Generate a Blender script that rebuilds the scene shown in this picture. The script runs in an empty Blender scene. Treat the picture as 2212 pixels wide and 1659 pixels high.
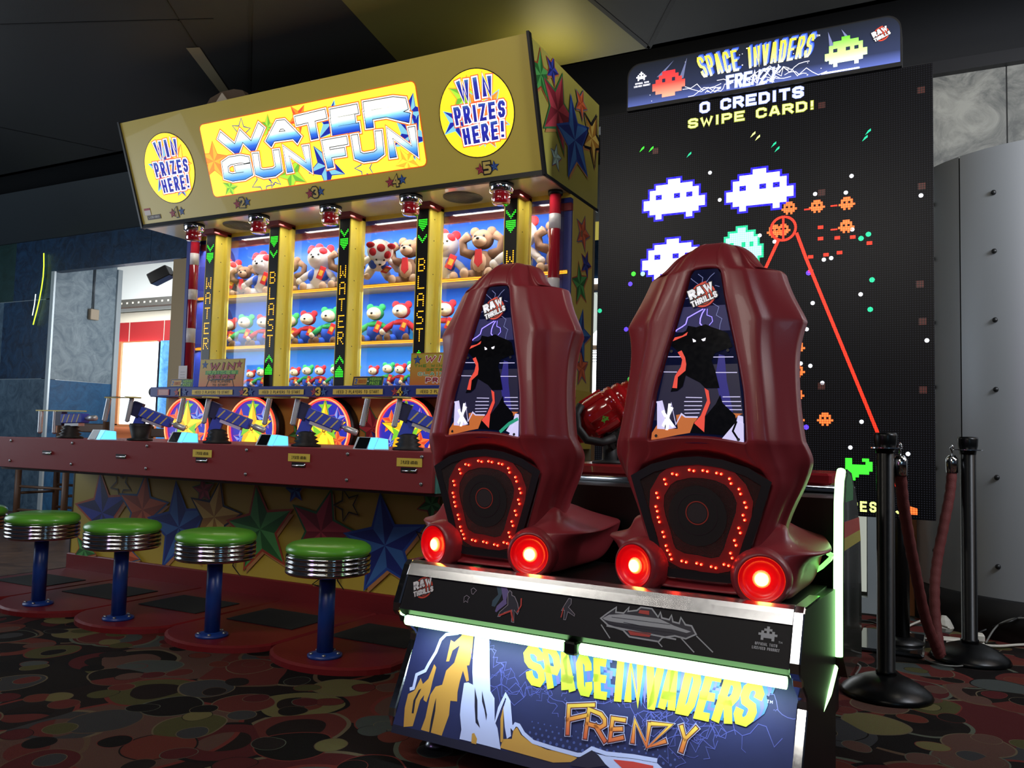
import bpy, math, random
from mathutils import Vector, Matrix
random.seed(7)
scn = bpy.context.scene
D = bpy.data
PI = math.pi
R = math.radians

# ---------------------------------------------------------------- camera
def cam_axes(p, r, y):
    f = Vector((math.sin(y)*math.cos(p), math.cos(y)*math.cos(p), math.sin(p)))
    rt = Vector((math.cos(y), -math.sin(y), 0)); up = rt.cross(f)
    return rt*math.cos(r)+up*math.sin(r), -rt*math.sin(r)+up*math.cos(r), f
rt, up, fw = cam_axes(R(3.69), R(1.46), R(-27.2))
cd = D.cameras.new('camera'); cam = D.objects.new('camera', cd); scn.collection.objects.link(cam)
cam.matrix_world = Matrix(((rt.x, up.x, -fw.x, 0), (rt.y, up.y, -fw.y, 0), (rt.z, up.z, -fw.z, .96), (0, 0, 0, 1)))
cd.sensor_width = 36; cd.lens = 36*1795/2212; cd.clip_start = .05; cd.clip_end = 200
scn.camera = cam
# ---------------------------------------------------------------- world, exposure
w = D.worlds.new('world'); scn.world = w; w.use_nodes = True
w.node_tree.nodes['Background'].inputs[0].default_value = (.55, .68, 1, 1)
w.node_tree.nodes['Background'].inputs[1].default_value = .035
scn.view_settings.view_transform = 'Standard'; scn.view_settings.look = 'None'
scn.view_settings.exposure = 0; scn.view_settings.gamma = 1; scn.view_settings.use_curve_mapping = False

# ---------------------------------------------------------------- large lamps
def area(name, loc, rot, sx, sy, power, col):
    l = D.lights.new(name, 'AREA'); l.shape = 'RECTANGLE'; l.size = sx; l.size_y = sy; l.energy = power; l.color = col
    o = D.objects.new(name, l); scn.collection.objects.link(o); o.location = loc; o.rotation_euler = rot
    return o
area('hall_fill_lamp', (-.8, -1.2, 3.3), (R(60), 0, R(20)), 1.6, .8, 56, (1, .93, .84))  # fill added behind the camera, out of view
area('hall_fill_lamp', (-2.9, .2, 3.3), (R(62), 0, R(18)), 1.4, .6, 42, (1, .93, .82))  # second added fill, out of view
area('entrance_daylight', (-7.6, 2.4, 1.7), (R(90), 0, R(-80)), 2.2, 2.0, 42, (.8, .9, 1))
area('left_wall_fill', (-10.2, 2.6, 1.9), (R(88), 0, R(-12)), 2.0, 1.6, 42, (.7, .86, 1))  # unseen bluish fill added to brighten the left wall
area('passage_daylight', (-6.95, 6.75, 2.1), (R(90), 0, R(100)), .5, 1.6, 22, (.88, .94, 1))
area('ceiling_glow_fill', (-2.15, 4.62, 3.2), (R(180), 0, 0), .3, .4, 2.0, (1, .88, .42))  # hidden fill added above the canopy to brighten the ceiling patch
area('right_warm_fill', (1.9, 4.1, 2.3), (R(85), 0, R(118)), 1.4, 1.6, 17, (1, .86, .78))  # unseen warm fill added from the right
area('chrome_tint_fill', (1.6, .2, 1.5), (R(88), 0, R(35)), .5, .7, 5, (.4, .75, 1))  # cyan lamp added behind the scene for chrome reflections
area('chrome_tint_fill', (-2.6, -1.4, 1.4), (R(88), 0, R(-5)), .6, .5, 5, (.75, .4, 1))  # violet lamp added out of view, likewise for the chrome
area('chrome_warm_fill', (.4, -1.0, 2.2), (R(70), 0, 0), .12, .5, 4, (1, .7, .4))  # small warm lamp added out of view for chrome reflections
area('far_room_daylight', (-11.2, 7.6, 3.2), (R(20), 0, 0), 2.4, 1.6, 130, (.95, .98, 1))
area('booth_side_fill', (.75, 3.5, 3.1), (R(82), 0, R(72)), .4, .5, 11, (1, .9, .72))  # added fill beyond the frame, brightens the booth's starry side
area('column_fill', (1.9, 3.2, 2.7), (R(86), 0, R(35)), .8, 1.0, 95, (.84, .9, 1))  # unseen cool fill added to brighten the metal column

# ---------------------------------------------------------------- materials
def lin(h):
    if isinstance(h, str):
        h = h.lstrip('#'); c = [int(h[i:i+2], 16)/255 for i in (0, 2, 4)]
        return tuple(x/12.92 if x <= .04045 else ((x+.055)/1.055)**2.4 for x in c)
    return h
MATS = {}
def M(name, col='808080', rough=.5, metal=0., emit=0., ecol=None, bump=0., bscale=80., coat=0., spec=.5, trans=0., var=0., vscale=6., dots=None):
    if name in MATS: return MATS[name]
    m = D.materials.new(name); m.use_nodes = True; nt = m.node_tree; n = nt.nodes; L = nt.links
    b = n['Principled BSDF']; c = lin(col)
    b.inputs['Base Color'].default_value = (*c, 1); b.inputs['Roughness'].default_value = rough
    b.inputs['Metallic'].default_value = metal; b.inputs['Specular IOR Level'].default_value = spec
    b.inputs['Coat Weight'].default_value = coat; b.inputs['Transmission Weight'].default_value = trans
    tc = n.new('ShaderNodeTexCoord')
    if emit:
        b.inputs['Emission Color'].default_value = (*lin(ecol or col), 1); b.inputs['Emission Strength'].default_value = emit
    nz = n.new('ShaderNodeTexNoise'); nz.inputs['Scale'].default_value = bscale; nz.inputs['Detail'].default_value = 3
    L.new(tc.outputs['Object'], nz.inputs['Vector'])
    if bump:
        bp = n.new('ShaderNodeBump'); bp.inputs['Strength'].default_value = bump; bp.inputs['Distance'].default_value = .004
        L.new(nz.outputs['Fac'], bp.inputs['Height']); L.new(bp.outputs['Normal'], b.inputs['Normal'])
    else:
        mr = n.new('ShaderNodeMapRange'); mr.inputs['To Min'].default_value = max(.02, rough-.05); mr.inputs['To Max'].default_value = min(1, rough+.05)
        L.new(nz.outputs['Fac'], mr.inputs['Value']); L.new(mr.outputs['Result'], b.inputs['Roughness'])
    if var:
        n2 = n.new('ShaderNodeTexNoise'); n2.inputs['Scale'].default_value = vscale; n2.inputs['Detail'].default_value = 4
        L.new(tc.outputs['Object'], n2.inputs['Vector'])
        mx = n.new('ShaderNodeMix'); mx.data_type = 'RGBA'
        mx.inputs['A'].default_value = (*[x*(1-var) for x in c], 1); mx.inputs['B'].default_value = (*[min(1, x*(1+var)) for x in c], 1)
        L.new(n2.outputs['Fac'], mx.inputs['Factor']); L.new(mx.outputs['Result'], b.inputs['Base Color'])
    if dots:   # (pitch, radius, axes, floor) a grid of round diodes
        pitch, rad, ax, flo = dots
        sp = n.new('ShaderNodeSeparateXYZ'); L.new(tc.outputs['Object'], sp.inputs[0]); prev = None
        for a in ax:
            d = n.new('ShaderNodeMath'); d.operation = 'DIVIDE'; L.new(sp.outputs[a], d.inputs[0]); d.inputs[1].default_value = pitch
            f = n.new('ShaderNodeMath'); f.operation = 'FRACT'; L.new(d.outputs[0], f.inputs[0])
            s = n.new('ShaderNodeMath'); s.operation = 'SUBTRACT'; L.new(f.outputs[0], s.inputs[0]); s.inputs[1].default_value = .5
            q = n.new('ShaderNodeMath'); q.operation = 'MULTIPLY'; L.new(s.outputs[0], q.inputs[0]); L.new(s.outputs[0], q.inputs[1])
            if prev: t = n.new('ShaderNodeMath'); t.operation = 'ADD'; L.new(prev, t.inputs[0]); L.new(q.outputs[0], t.inputs[1]); prev = t.outputs[0]
            else: prev = q.outputs[0]
        mr2 = n.new('ShaderNodeMapRange'); L.new(prev, mr2.inputs['Value'])
        mr2.inputs['From Min'].default_value = (rad*.75)**2; mr2.inputs['From Max'].default_value = rad**2
        mr2.inputs['To Min'].default_value = emit; mr2.inputs['To Max'].default_value = emit*flo
        L.new(mr2.outputs['Result'], b.inputs['Emission Strength'])
    MATS[name] = m
    return m
def ramp_mat(name, axis, stops, emit=0., rough=.5):
    """printed colour that changes along one local axis: stops = [(coordinate, hex)]"""
    if name in MATS: return MATS[name]
    m = D.materials.new(name); m.use_nodes = True; nt = m.node_tree; n = nt.nodes; L = nt.links; b = n['Principled BSDF']
    tc = n.new('ShaderNodeTexCoord'); sp = n.new('ShaderNodeSeparateXYZ'); L.new(tc.outputs['Object'], sp.inputs[0])
    mr = n.new('ShaderNodeMapRange'); mr.inputs['From Min'].default_value = stops[0][0]; mr.inputs['From Max'].default_value = stops[-1][0]
    L.new(sp.outputs[axis], mr.inputs['Value']); cr = n.new('ShaderNodeValToRGB'); L.new(mr.outputs['Result'], cr.inputs['Fac'])
    span = stops[-1][0]-stops[0][0]; e = cr.color_ramp.elements
    e[0].color = (*lin(stops[0][1]), 1); e[1].color = (*lin(stops[-1][1]), 1)
    for s, h in stops[1:-1]:
        k = e.new((s-stops[0][0])/span); k.color = (*lin(h), 1)
    L.new(cr.outputs['Color'], b.inputs['Base Color']); b.inputs['Roughness'].default_value = rough
    if emit: L.new(cr.outputs['Color'], b.inputs['Emission Color']); b.inputs['Emission Strength'].default_value = emit
    MATS[name] = m
    return m

# ---------------------------------------------------------------- mesh builder
class MB:
    def __init__(s, mat=None): s.v = []; s.f = []; s.k = []; s.sm = []; s.mats = []; s.cur = mat; s.T = None; s.clip = None
    def mi(s, m):
        m = m or s.cur
        if m not in s.mats: s.mats.append(m)
        return s.mats.index(m)
    def add(s, vs, fs, mat=None, smooth=False):
        o = len(s.v); k = s.mi(mat)
        for p in vs:
            p = Vector(p)
            if s.T is not None: p = s.T @ p
            s.v.append(p)
        for f in fs: s.f.append([o+i for i in f]); s.k.append(k); s.sm.append(smooth)
        return s
    def box(s, x0, x1, y0, y1, z0, z1, mat=None, b=0.):
        if b <= 0:
            v = [(x, y, z) for z in (z0, z1) for y in (y0, y1) for x in (x0, x1)]
            return s.add(v, [(0, 2, 3, 1), (4, 5, 7, 6), (0, 1, 5, 4), (2, 6, 7, 3), (0, 4, 6, 2), (1, 3, 7, 5)], mat)
        b = min(b, (x1-x0)*.49, (y1-y0)*.49, (z1-z0)*.49)
        rings = []
        for z, i in ((z0, b), (z0+b, 0), (z1-b, 0), (z1, b)):
            c = b
            rings.append([(x0+i+c*(0), y0+i+c, z), (x0+i+c, y0+i, z), (x1-i-c, y0+i, z), (x1-i, y0+i+c, z), (x1-i, y1-i-c, z), (x1-i-c, y1-i, z), (x0+i+c, y1-i, z), (x0+i, y1-i-c, z)])
        return s.loft(rings, mat, caps=True)
    def loft(s, rings, mat=None, caps=True, closed=True, smooth=False):
        n = len(rings[0]); vs = [p for r in rings for p in r]; fs = []
        for i in range(len(rings)-1):
            for j in range(n if closed else n-1):
                a = i*n+j; b2 = i*n+(j+1) % n; fs.append((a, b2, b2+n, a+n))
        if caps: fs.append(tuple(range(n))[::-1]); fs.append(tuple(range((len(rings)-1)*n, len(rings)*n)))
        return s.add(vs, fs, mat, smooth)
    def lathe(s, prof, c=(0, 0, 0), seg=24, mat=None, axis='z', smooth=True, caps=True):
        rings = []
        for r, h in prof:
            ring = []
            for k in range(seg):
                a = 2*PI*k/seg; x, y = r*math.cos(a), r*math.sin(a)
                p = {'z': (x, y, h), 'y': (x, h, -y), 'x': (h, x, y)}[axis]
                ring.append((c[0]+p[0], c[1]+p[1], c[2]+p[2]))
            rings.append(ring)
        return s.loft(rings, mat, caps, True, smooth)
    def cyl(s, c, r, h, seg=20, mat=None, axis='z', smooth=True): return s.lathe([(r, 0), (r, h)], c, seg, mat, axis, smooth)
    def tube(s, pts, r, seg=8, mat=None, smooth=True, caps=True):
        pts = [Vector(p) for p in pts]; rings = []; prev = None
        for i, p in enumerate(pts):
            t = (pts[min(i+1, len(pts)-1)]-pts[max(i-1, 0)]).normalized()
            if prev is None: u = t.cross(Vector((0, 0, 1)) if abs(t.z) < .9 else Vector((1, 0, 0))).normalized()
            else: u = (prev-t*prev.dot(t)).normalized()
            prev = u; q = t.cross(u); rr = r[i] if isinstance(r, (list, tuple)) else r
            rings.append([p+(u*math.cos(2*PI*k/seg)+q*math.sin(2*PI*k/seg))*rr for k in range(seg)])
        return s.loft(rings, mat, caps, True, smooth)
    def ball(s, c, r, mat=None, seg=14, rings=9):
        rx, ry, rz = r if isinstance(r, (tuple, list)) else (r, r, r); rg = []
        for i in range(1, rings):
            a = PI*i/rings; rg.append([(c[0]+rx*math.sin(a)*math.cos(2*PI*k/seg), c[1]+ry*math.sin(a)*math.sin(2*PI*k/seg), c[2]-rz*math.cos(a)) for k in range(seg)])
        s.loft(rg, mat, False, True, True); o = len(s.v)
        s.v += [((s.T @ Vector(q)) if s.T is not None else Vector(q)) for q in ((c[0], c[1], c[2]-rz), (c[0], c[1], c[2]+rz))]
        n = len(rg)*seg
        for k in range(seg):
            for f in ((o, o-n+(k+1) % seg, o-n+k), (o+1, o-seg+k, o-seg+(k+1) % seg)): s.f.append(list(f)); s.k.append(s.mi(mat)); s.sm.append(True)
        return s
    def prism(s, poly, a0, a1, plane='xy', mat=None):
        """poly 2-D; plane 'xy' extrudes z, 'yz' extrudes x, 'xz' extrudes y"""
        g = {'xy': lambda p, h: (p[0], p[1], h), 'yz': lambda p, h: (h, p[0], p[1]), 'xz': lambda p, h: (p[0], h, p[1])}[plane]
        return s.loft([[g(p, a0) for p in poly], [g(p, a1) for p in poly]], mat)
    # flat artwork in the local x-y plane, printed layer by layer
    def clipped(s, pts):
        c = s.clip; n = len(c)
        for i in range(n):
            ax, ay = c[i]; bx, by = c[(i+1) % n]; out = []
            for j in range(len(pts)):
                p, q = pts[j], pts[(j+1) % len(pts)]; dp = (bx-ax)*(p[1]-ay)-(by-ay)*(p[0]-ax); dq = (bx-ax)*(q[1]-ay)-(by-ay)*(q[0]-ax)
                if dp >= 0: out.append((p[0], p[1]))
                if (dp >= 0) != (dq >= 0): t = dp/(dp-dq); out.append((p[0]+(q[0]-p[0])*t, p[1]+(q[1]-p[1])*t))
            pts = out
            if len(pts) < 3: return []
        return pts
    def poly(s, pts, z, mat=None):
        if s.clip:
            pts = s.clipped(pts)
            if not pts: return s
        return s.add([(p[0], p[1], z) for p in pts], [tuple(range(len(pts)))], mat)
    def rect(s, x0, y0, x1, y1, z, mat=None): return s.poly([(x0, y0), (x1, y0), (x1, y1), (x0, y1)], z, mat)
    def disc(s, cx, cy, r, z, mat=None, n=40, ry=None): return s.poly([(cx+r*math.cos(2*PI*k/n), cy+(ry or r)*math.sin(2*PI*k/n)) for k in range(n)], z, mat)
    def ring(s, cx, cy, r0, r1, z, mat=None, n=40):
        v = []; 
        for k in range(n): a = 2*PI*k/n; v += [(cx+r0*math.cos(a), cy+r0*math.sin(a), z), (cx+r1*math.cos(a), cy+r1*math.sin(a), z)]
        return s.add(v, [(2*k, 2*k+1, (2*k+3) % (2*n), (2*k+2) % (2*n)) for k in range(n)], mat)
    def stroke(s, pts, wd, z, mat=None, closed=False):
        P = [Vector((p[0], p[1])) for p in pts]; n = len(P)
        if n < 2: return s
        if closed and (P[0]-P[-1]).length < 1e-9: P = P[:-1]; n -= 1
        vs = []
        for i in range(n):
            a = P[i-1] if (closed or i > 0) else None; b = P[(i+1) % n] if (closed or i < n-1) else None
            d1 = (P[i]-a).normalized() if a is not None else None; d2 = (b-P[i]).normalized() if b is not None else None
            if d1 is None: d1 = d2
            if d2 is None: d2 = d1
            n1 = Vector((-d1.y, d1.x)); n2 = Vector((-d2.y, d2.x)); m = n1+n2
            if m.length < .2: m = n1
            m.normalize(); k = min(1/max(.35, m.dot(n1)), 1.5); h = m*(wd/2*k)
            e = Vector((0, 0))
            if not closed and i == 0: e = -d2*0
            vs += [(P[i].x+h.x, P[i].y+h.y, z), (P[i].x-h.x, P[i].y-h.y, z)]
        fs = [(2*i, 2*i+1, 2*i+3, 2*i+2) for i in range(n-1)]
        if closed: fs.append((2*n-2, 2*n-1, 1, 0))
        if s.clip:
            for f in fs: s.poly([(vs[i][0], vs[i][1]) for i in f][::-1] if 0 else [(vs[i][0], vs[i][1]) for i in f], z, mat)
            return s
        return s.add(vs, fs, mat)
    def build(s, name, parent=None, loc=None, frame=None, label=None, bevel=0, subsurf=0, props=None):
        me = D.meshes.new(name); me.from_pydata([tuple(p) for p in s.v], [], s.f)
        for m in s.mats: me.materials.append(m)
        me.polygons.foreach_set('material_index', s.k); me.polygons.foreach_set('use_smooth', s.sm); me.update()
        o = D.objects.new(name, me); scn.collection.objects.link(o)
        if parent: o.parent = parent
        if frame is not None: o.matrix_basis = frame
        elif loc is not None: o.location = loc
        if bevel:
            b = o.modifiers.new('bevel', 'BEVEL'); b.width = bevel; b.segments = 2; b.limit_method = 'ANGLE'
        if subsurf:
            b = o.modifiers.new('subsurf', 'SUBSURF'); b.levels = subsurf; b.render_levels = subsurf
        if label: o['label'] = label
        return o
def fix(o):
    """outward normals"""
    import bmesh
    bm = bmesh.new(); bm.from_mesh(o.data); bmesh.ops.recalc_face_normals(bm, faces=bm.faces); bm.to_mesh(o.data); bm.free(); return o
def frame(o, ux, uy):
    ux = Vector(ux).normalized(); uy = Vector(uy).normalized(); n = ux.cross(uy)
    return Matrix(((ux.x, uy.x, n.x, o[0]), (ux.y, uy.y, n.y, o[1]), (ux.z, uy.z, n.z, o[2]), (0, 0, 0, 1)))
def root(name, label, cat, loc=(0, 0, 0), rz=0., group=None):
    o = D.objects.new(name, None); scn.collection.objects.link(o); o.location = loc; o.rotation_euler = (0, 0, rz); o.empty_display_size = .1
    return tag(o, label, cat, group)
def tag(o, label, cat, group=None):
    o['label'] = label; o['category'] = cat
    if group: o['group'] = group
    return o
def struct(mb, name, **k): o = mb.build(name, **k); o['kind'] = 'structure'; return o
def copy_tree(o, parent=None):
    c = o.copy(); scn.collection.objects.link(c)
    if parent: c.parent = parent
    for ch in [x for x in D.objects if x.parent == o]: copy_tree(ch, c)
    return c

# ---------------------------------------------------------------- lettering
GL = {
 'A': [[(0, 0), (.38, 1), (.62, 1), (1, 0)], [(.17, .3), (.83, .3)]], 'B': [[(0, 0), (0, 1), (.75, 1), (1, .85), (1, .68), (.75, .52), (0, .52)], [(.75, .52), (1, .36), (1, .15), (.75, 0), (0, 0)]],
 'C': [[(1, .7), (1, .86), (.75, 1), (.25, 1), (0, .84), (0, .16), (.25, 0), (.75, 0), (1, .14), (1, .3)]], 'D': [[(0, 0), (0, 1), (.7, 1), (1, .8), (1, .2), (.7, 0), (0, 0)]],
 'E': [[(1, 1), (0, 1), (0, 0), (1, 0)], [(0, .5), (.8, .5)]], 'F': [[(1, 1), (0, 1), (0, 0)], [(0, .5), (.8, .5)]],
 'G': [[(1, .78), (1, .88), (.75, 1), (.25, 1), (0, .84), (0, .16), (.25, 0), (.75, 0), (1, .14), (1, .45), (.55, .45)]], 'H': [[(0, 0), (0, 1)], [(1, 0), (1, 1)], [(0, .5), (1, .5)]],
 'I': [[(.5, 0), (.5, 1)]], 'J': [[(1, 1), (1, .16), (.75, 0), (.25, 0), (0, .16)]], 'K': [[(0, 0), (0, 1)], [(1, 1), (0, .45)], [(.3, .6), (1, 0)]], 'L': [[(0, 1), (0, 0), (1, 0)]], 'M': [[(0, 0), (0, 1), (.5, .4), (1, 1), (1, 0)]],
 'N': [[(0, 0), (0, 1), (1, 0), (1, 1)]], 'O': [[(.25, 0), (0, .16), (0, .84), (.25, 1), (.75, 1), (1, .84), (1, .16), (.75, 0), (.25, 0)]], 'P': [[(0, 0), (0, 1), (.75, 1), (1, .85), (1, .6), (.75, .45), (0, .45)]],
 'R': [[(0, 0), (0, 1), (.75, 1), (1, .85), (1, .64), (.75, .48), (0, .48)], [(.5, .48), (1, 0)]], 'S': [[(1, .74), (1, .88), (.75, 1), (.25, 1), (0, .86), (0, .66), (.2, .53), (.8, .47), (1, .34), (1, .14), (.75, 0), (.25, 0), (0, .14), (0, .28)]],
 'T': [[(0, 1), (1, 1)], [(.5, 1), (.5, 0)]], 'U': [[(0, 1), (0, .16), (.25, 0), (.75, 0), (1, .16), (1, 1)]], 'V': [[(0, 1), (.45, 0), (.55, 0), (1, 1)]], 'W': [[(0, 1), (.25, 0), (.5, .75), (.75, 0), (1, 1)]],
 'X': [[(0, 0), (1, 1)], [(0, 1), (1, 0)]], 'Y': [[(0, 1), (.5, .5), (1, 1)], [(.5, .5), (.5, 0)]], 'Z': [[(0, 1), (1, 1), (0, 0), (1, 0)]],
 '!': [[(.5, 1), (.5, .35)], [(.5, .12), (.5, 0)]], '=': [[(0, .65), (1, .65)], [(0, .35), (1, .35)]], '?': [[(0, .8), (.3, 1), (.8, 1), (1, .75), (.5, .4)], [(.5, .12), (.5, 0)]],
 '0': [[(.25, 0), (0, .16), (0, .84), (.25, 1), (.75, 1), (1, .84), (1, .16), (.75, 0), (.25, 0)]], '1': [[(.2, .8), (.5, 1), (.5, 0)]], '2': [[(0, .8), (.2, 1), (.8, 1), (1, .82), (1, .6), (0, 0), (1, 0)]],
 '3': [[(0, .86), (.25, 1), (.8, 1), (1, .85), (1, .65), (.7, .5), (1, .36), (1, .15), (.8, 0), (.2, 0), (0, .14)]], '4': [[(.75, 0), (.75, 1), (0, .35), (1, .35)]], '5': [[(1, 1), (0, 1), (0, .55), (.8, .55), (1, .4), (1, .15), (.8, 0), (0, 0)]],
}
def glyph(mb, ch, quad, wd, layers):
    """ch drawn in a quad (tl, tr, br, bl); layers = [(extra width, material, z)]"""
    tl, tr, br, bl = [Vector(p) for p in quad]
    W = ((tr-tl).length+(br-bl).length)/2; H = ((tl-bl).length+(tr-br).length)/2
    ix = min(.45, wd/2/max(W, 1e-6)); iy = min(.45, wd/2/max(H, 1e-6))
    for st in GL.get(ch, []):
        pts = []
        for x, y in st:
            x = ix+x*(1-2*ix); y = iy+y*(1-2*iy)
            pts.append((bl*(1-x)+br*x)*(1-y)+(tl*(1-x)+tr*x)*y)
        cl = (pts[0]-pts[-1]).length < 1e-6
        if not cl:
            for a, b in ((0, 1), (-1, -2)):
                d = (pts[a]-pts[b]).normalized()
                if ch in 'AVWYMNKXZ1247' or st[a][1] not in (0, 1) or ch in '!?': pts[a] = pts[a]+d*wd*.12
                if st[a][1] in (0, 1) and ch not in '!?' and abs(d.y) > .5: pts[a] = pts[a]+d*(wd*.42 if ch not in 'AVWMNKXY' else wd*.1)
                elif abs(d.x) > .7: pts[a] = pts[a]+d*wd*.42
        for ex, m, z in layers:
            q = list(pts)
            if not cl and ex:
                q[0] = q[0]+(q[0]-q[1]).normalized()*ex/2; q[-1] = q[-1]+(q[-1]-q[-2]).normalized()*ex/2
            mb.stroke(q, wd+ex, z, m, cl)
def text(mb, txt, x, y, h, wd, layers, cw=.62, gap=.2, fitw=None, slant=0., rot=0., quad=None):
    """one line in a box; origin = left baseline"""
    adv = [(.3 if c in 'I1!' else .45 if c == ' ' else cw*1.25 if c in 'MW' else cw) for c in txt]
    tot = sum(adv)*h+gap*h*(len(txt)-1); k = (fitw/tot) if fitw else 1
    cx = 0; ca, sa = math.cos(rot), math.sin(rot)
    def tr(px, py):
        px2 = px+slant*py
        if quad:
            u, v = px/(tot*k), py/h; tl, tR, br, bl = [Vector(p) for p in quad]
            q = (bl*(1-u)+br*u)*(1-v)+(tl*(1-u)+tR*u)*v; return (q.x, q.y)
        return (x+px2*ca-py*sa, y+px2*sa+py*ca)
    for c, a in zip(txt, adv):
        if c != ' ':
            x0, x1 = cx*k, (cx+a*h)*k
            glyph(mb, c, (tr(x0, h), tr(x1, h), tr(x1, 0), tr(x0, 0)), wd, layers)
        cx += a*h+gap*h
def star_pts(cx, cy, Rr, a0, inner=.44): return [(cx+(Rr if k % 2 == 0 else Rr*inner)*math.cos(a0+PI*k/5), cy+(Rr if k % 2 == 0 else Rr*inner)*math.sin(a0+PI*k/5)) for k in range(10)]
def star(mb, cx, cy, tip, light, dark, line, z, ow=.06, sh=None):
    """printed bevelled star"""
    d = Vector((tip[0]-cx, tip[1]-cy)); r = d.length; a0 = math.atan2(d.y, d.x)
    if sh: mb.poly([(p[0]+r*.07, p[1]-r*.09) for p in star_pts(cx, cy, r*1.05, a0)], z-.0003, sh)
    mb.poly(star_pts(cx, cy, r*(1+ow*1.8), a0, .46), z, line)
    P = star_pts(cx, cy, r, a0)
    for k in range(10): mb.poly([(cx, cy), P[k], P[(k+1) % 10]], z+.0004, light if k % 2 == 0 else dark)
def star_line(mb, cx, cy, tip, wd, z, mat):
    d = Vector((tip[0]-cx, tip[1]-cy)); mb.stroke(star_pts(cx, cy, d.length, math.atan2(d.y, d.x)), wd, z, mat, True)
def bolt(rng, a, b, amp, n=6):
    a, b = Vector(a), Vector(b); d = b-a; nn = Vector((-d.y, d.x)); out = [a]
    for i in range(1, n): out.append(a+d*(i/n)+nn*rng.uniform(-amp, amp))
    return out+[b]
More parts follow.
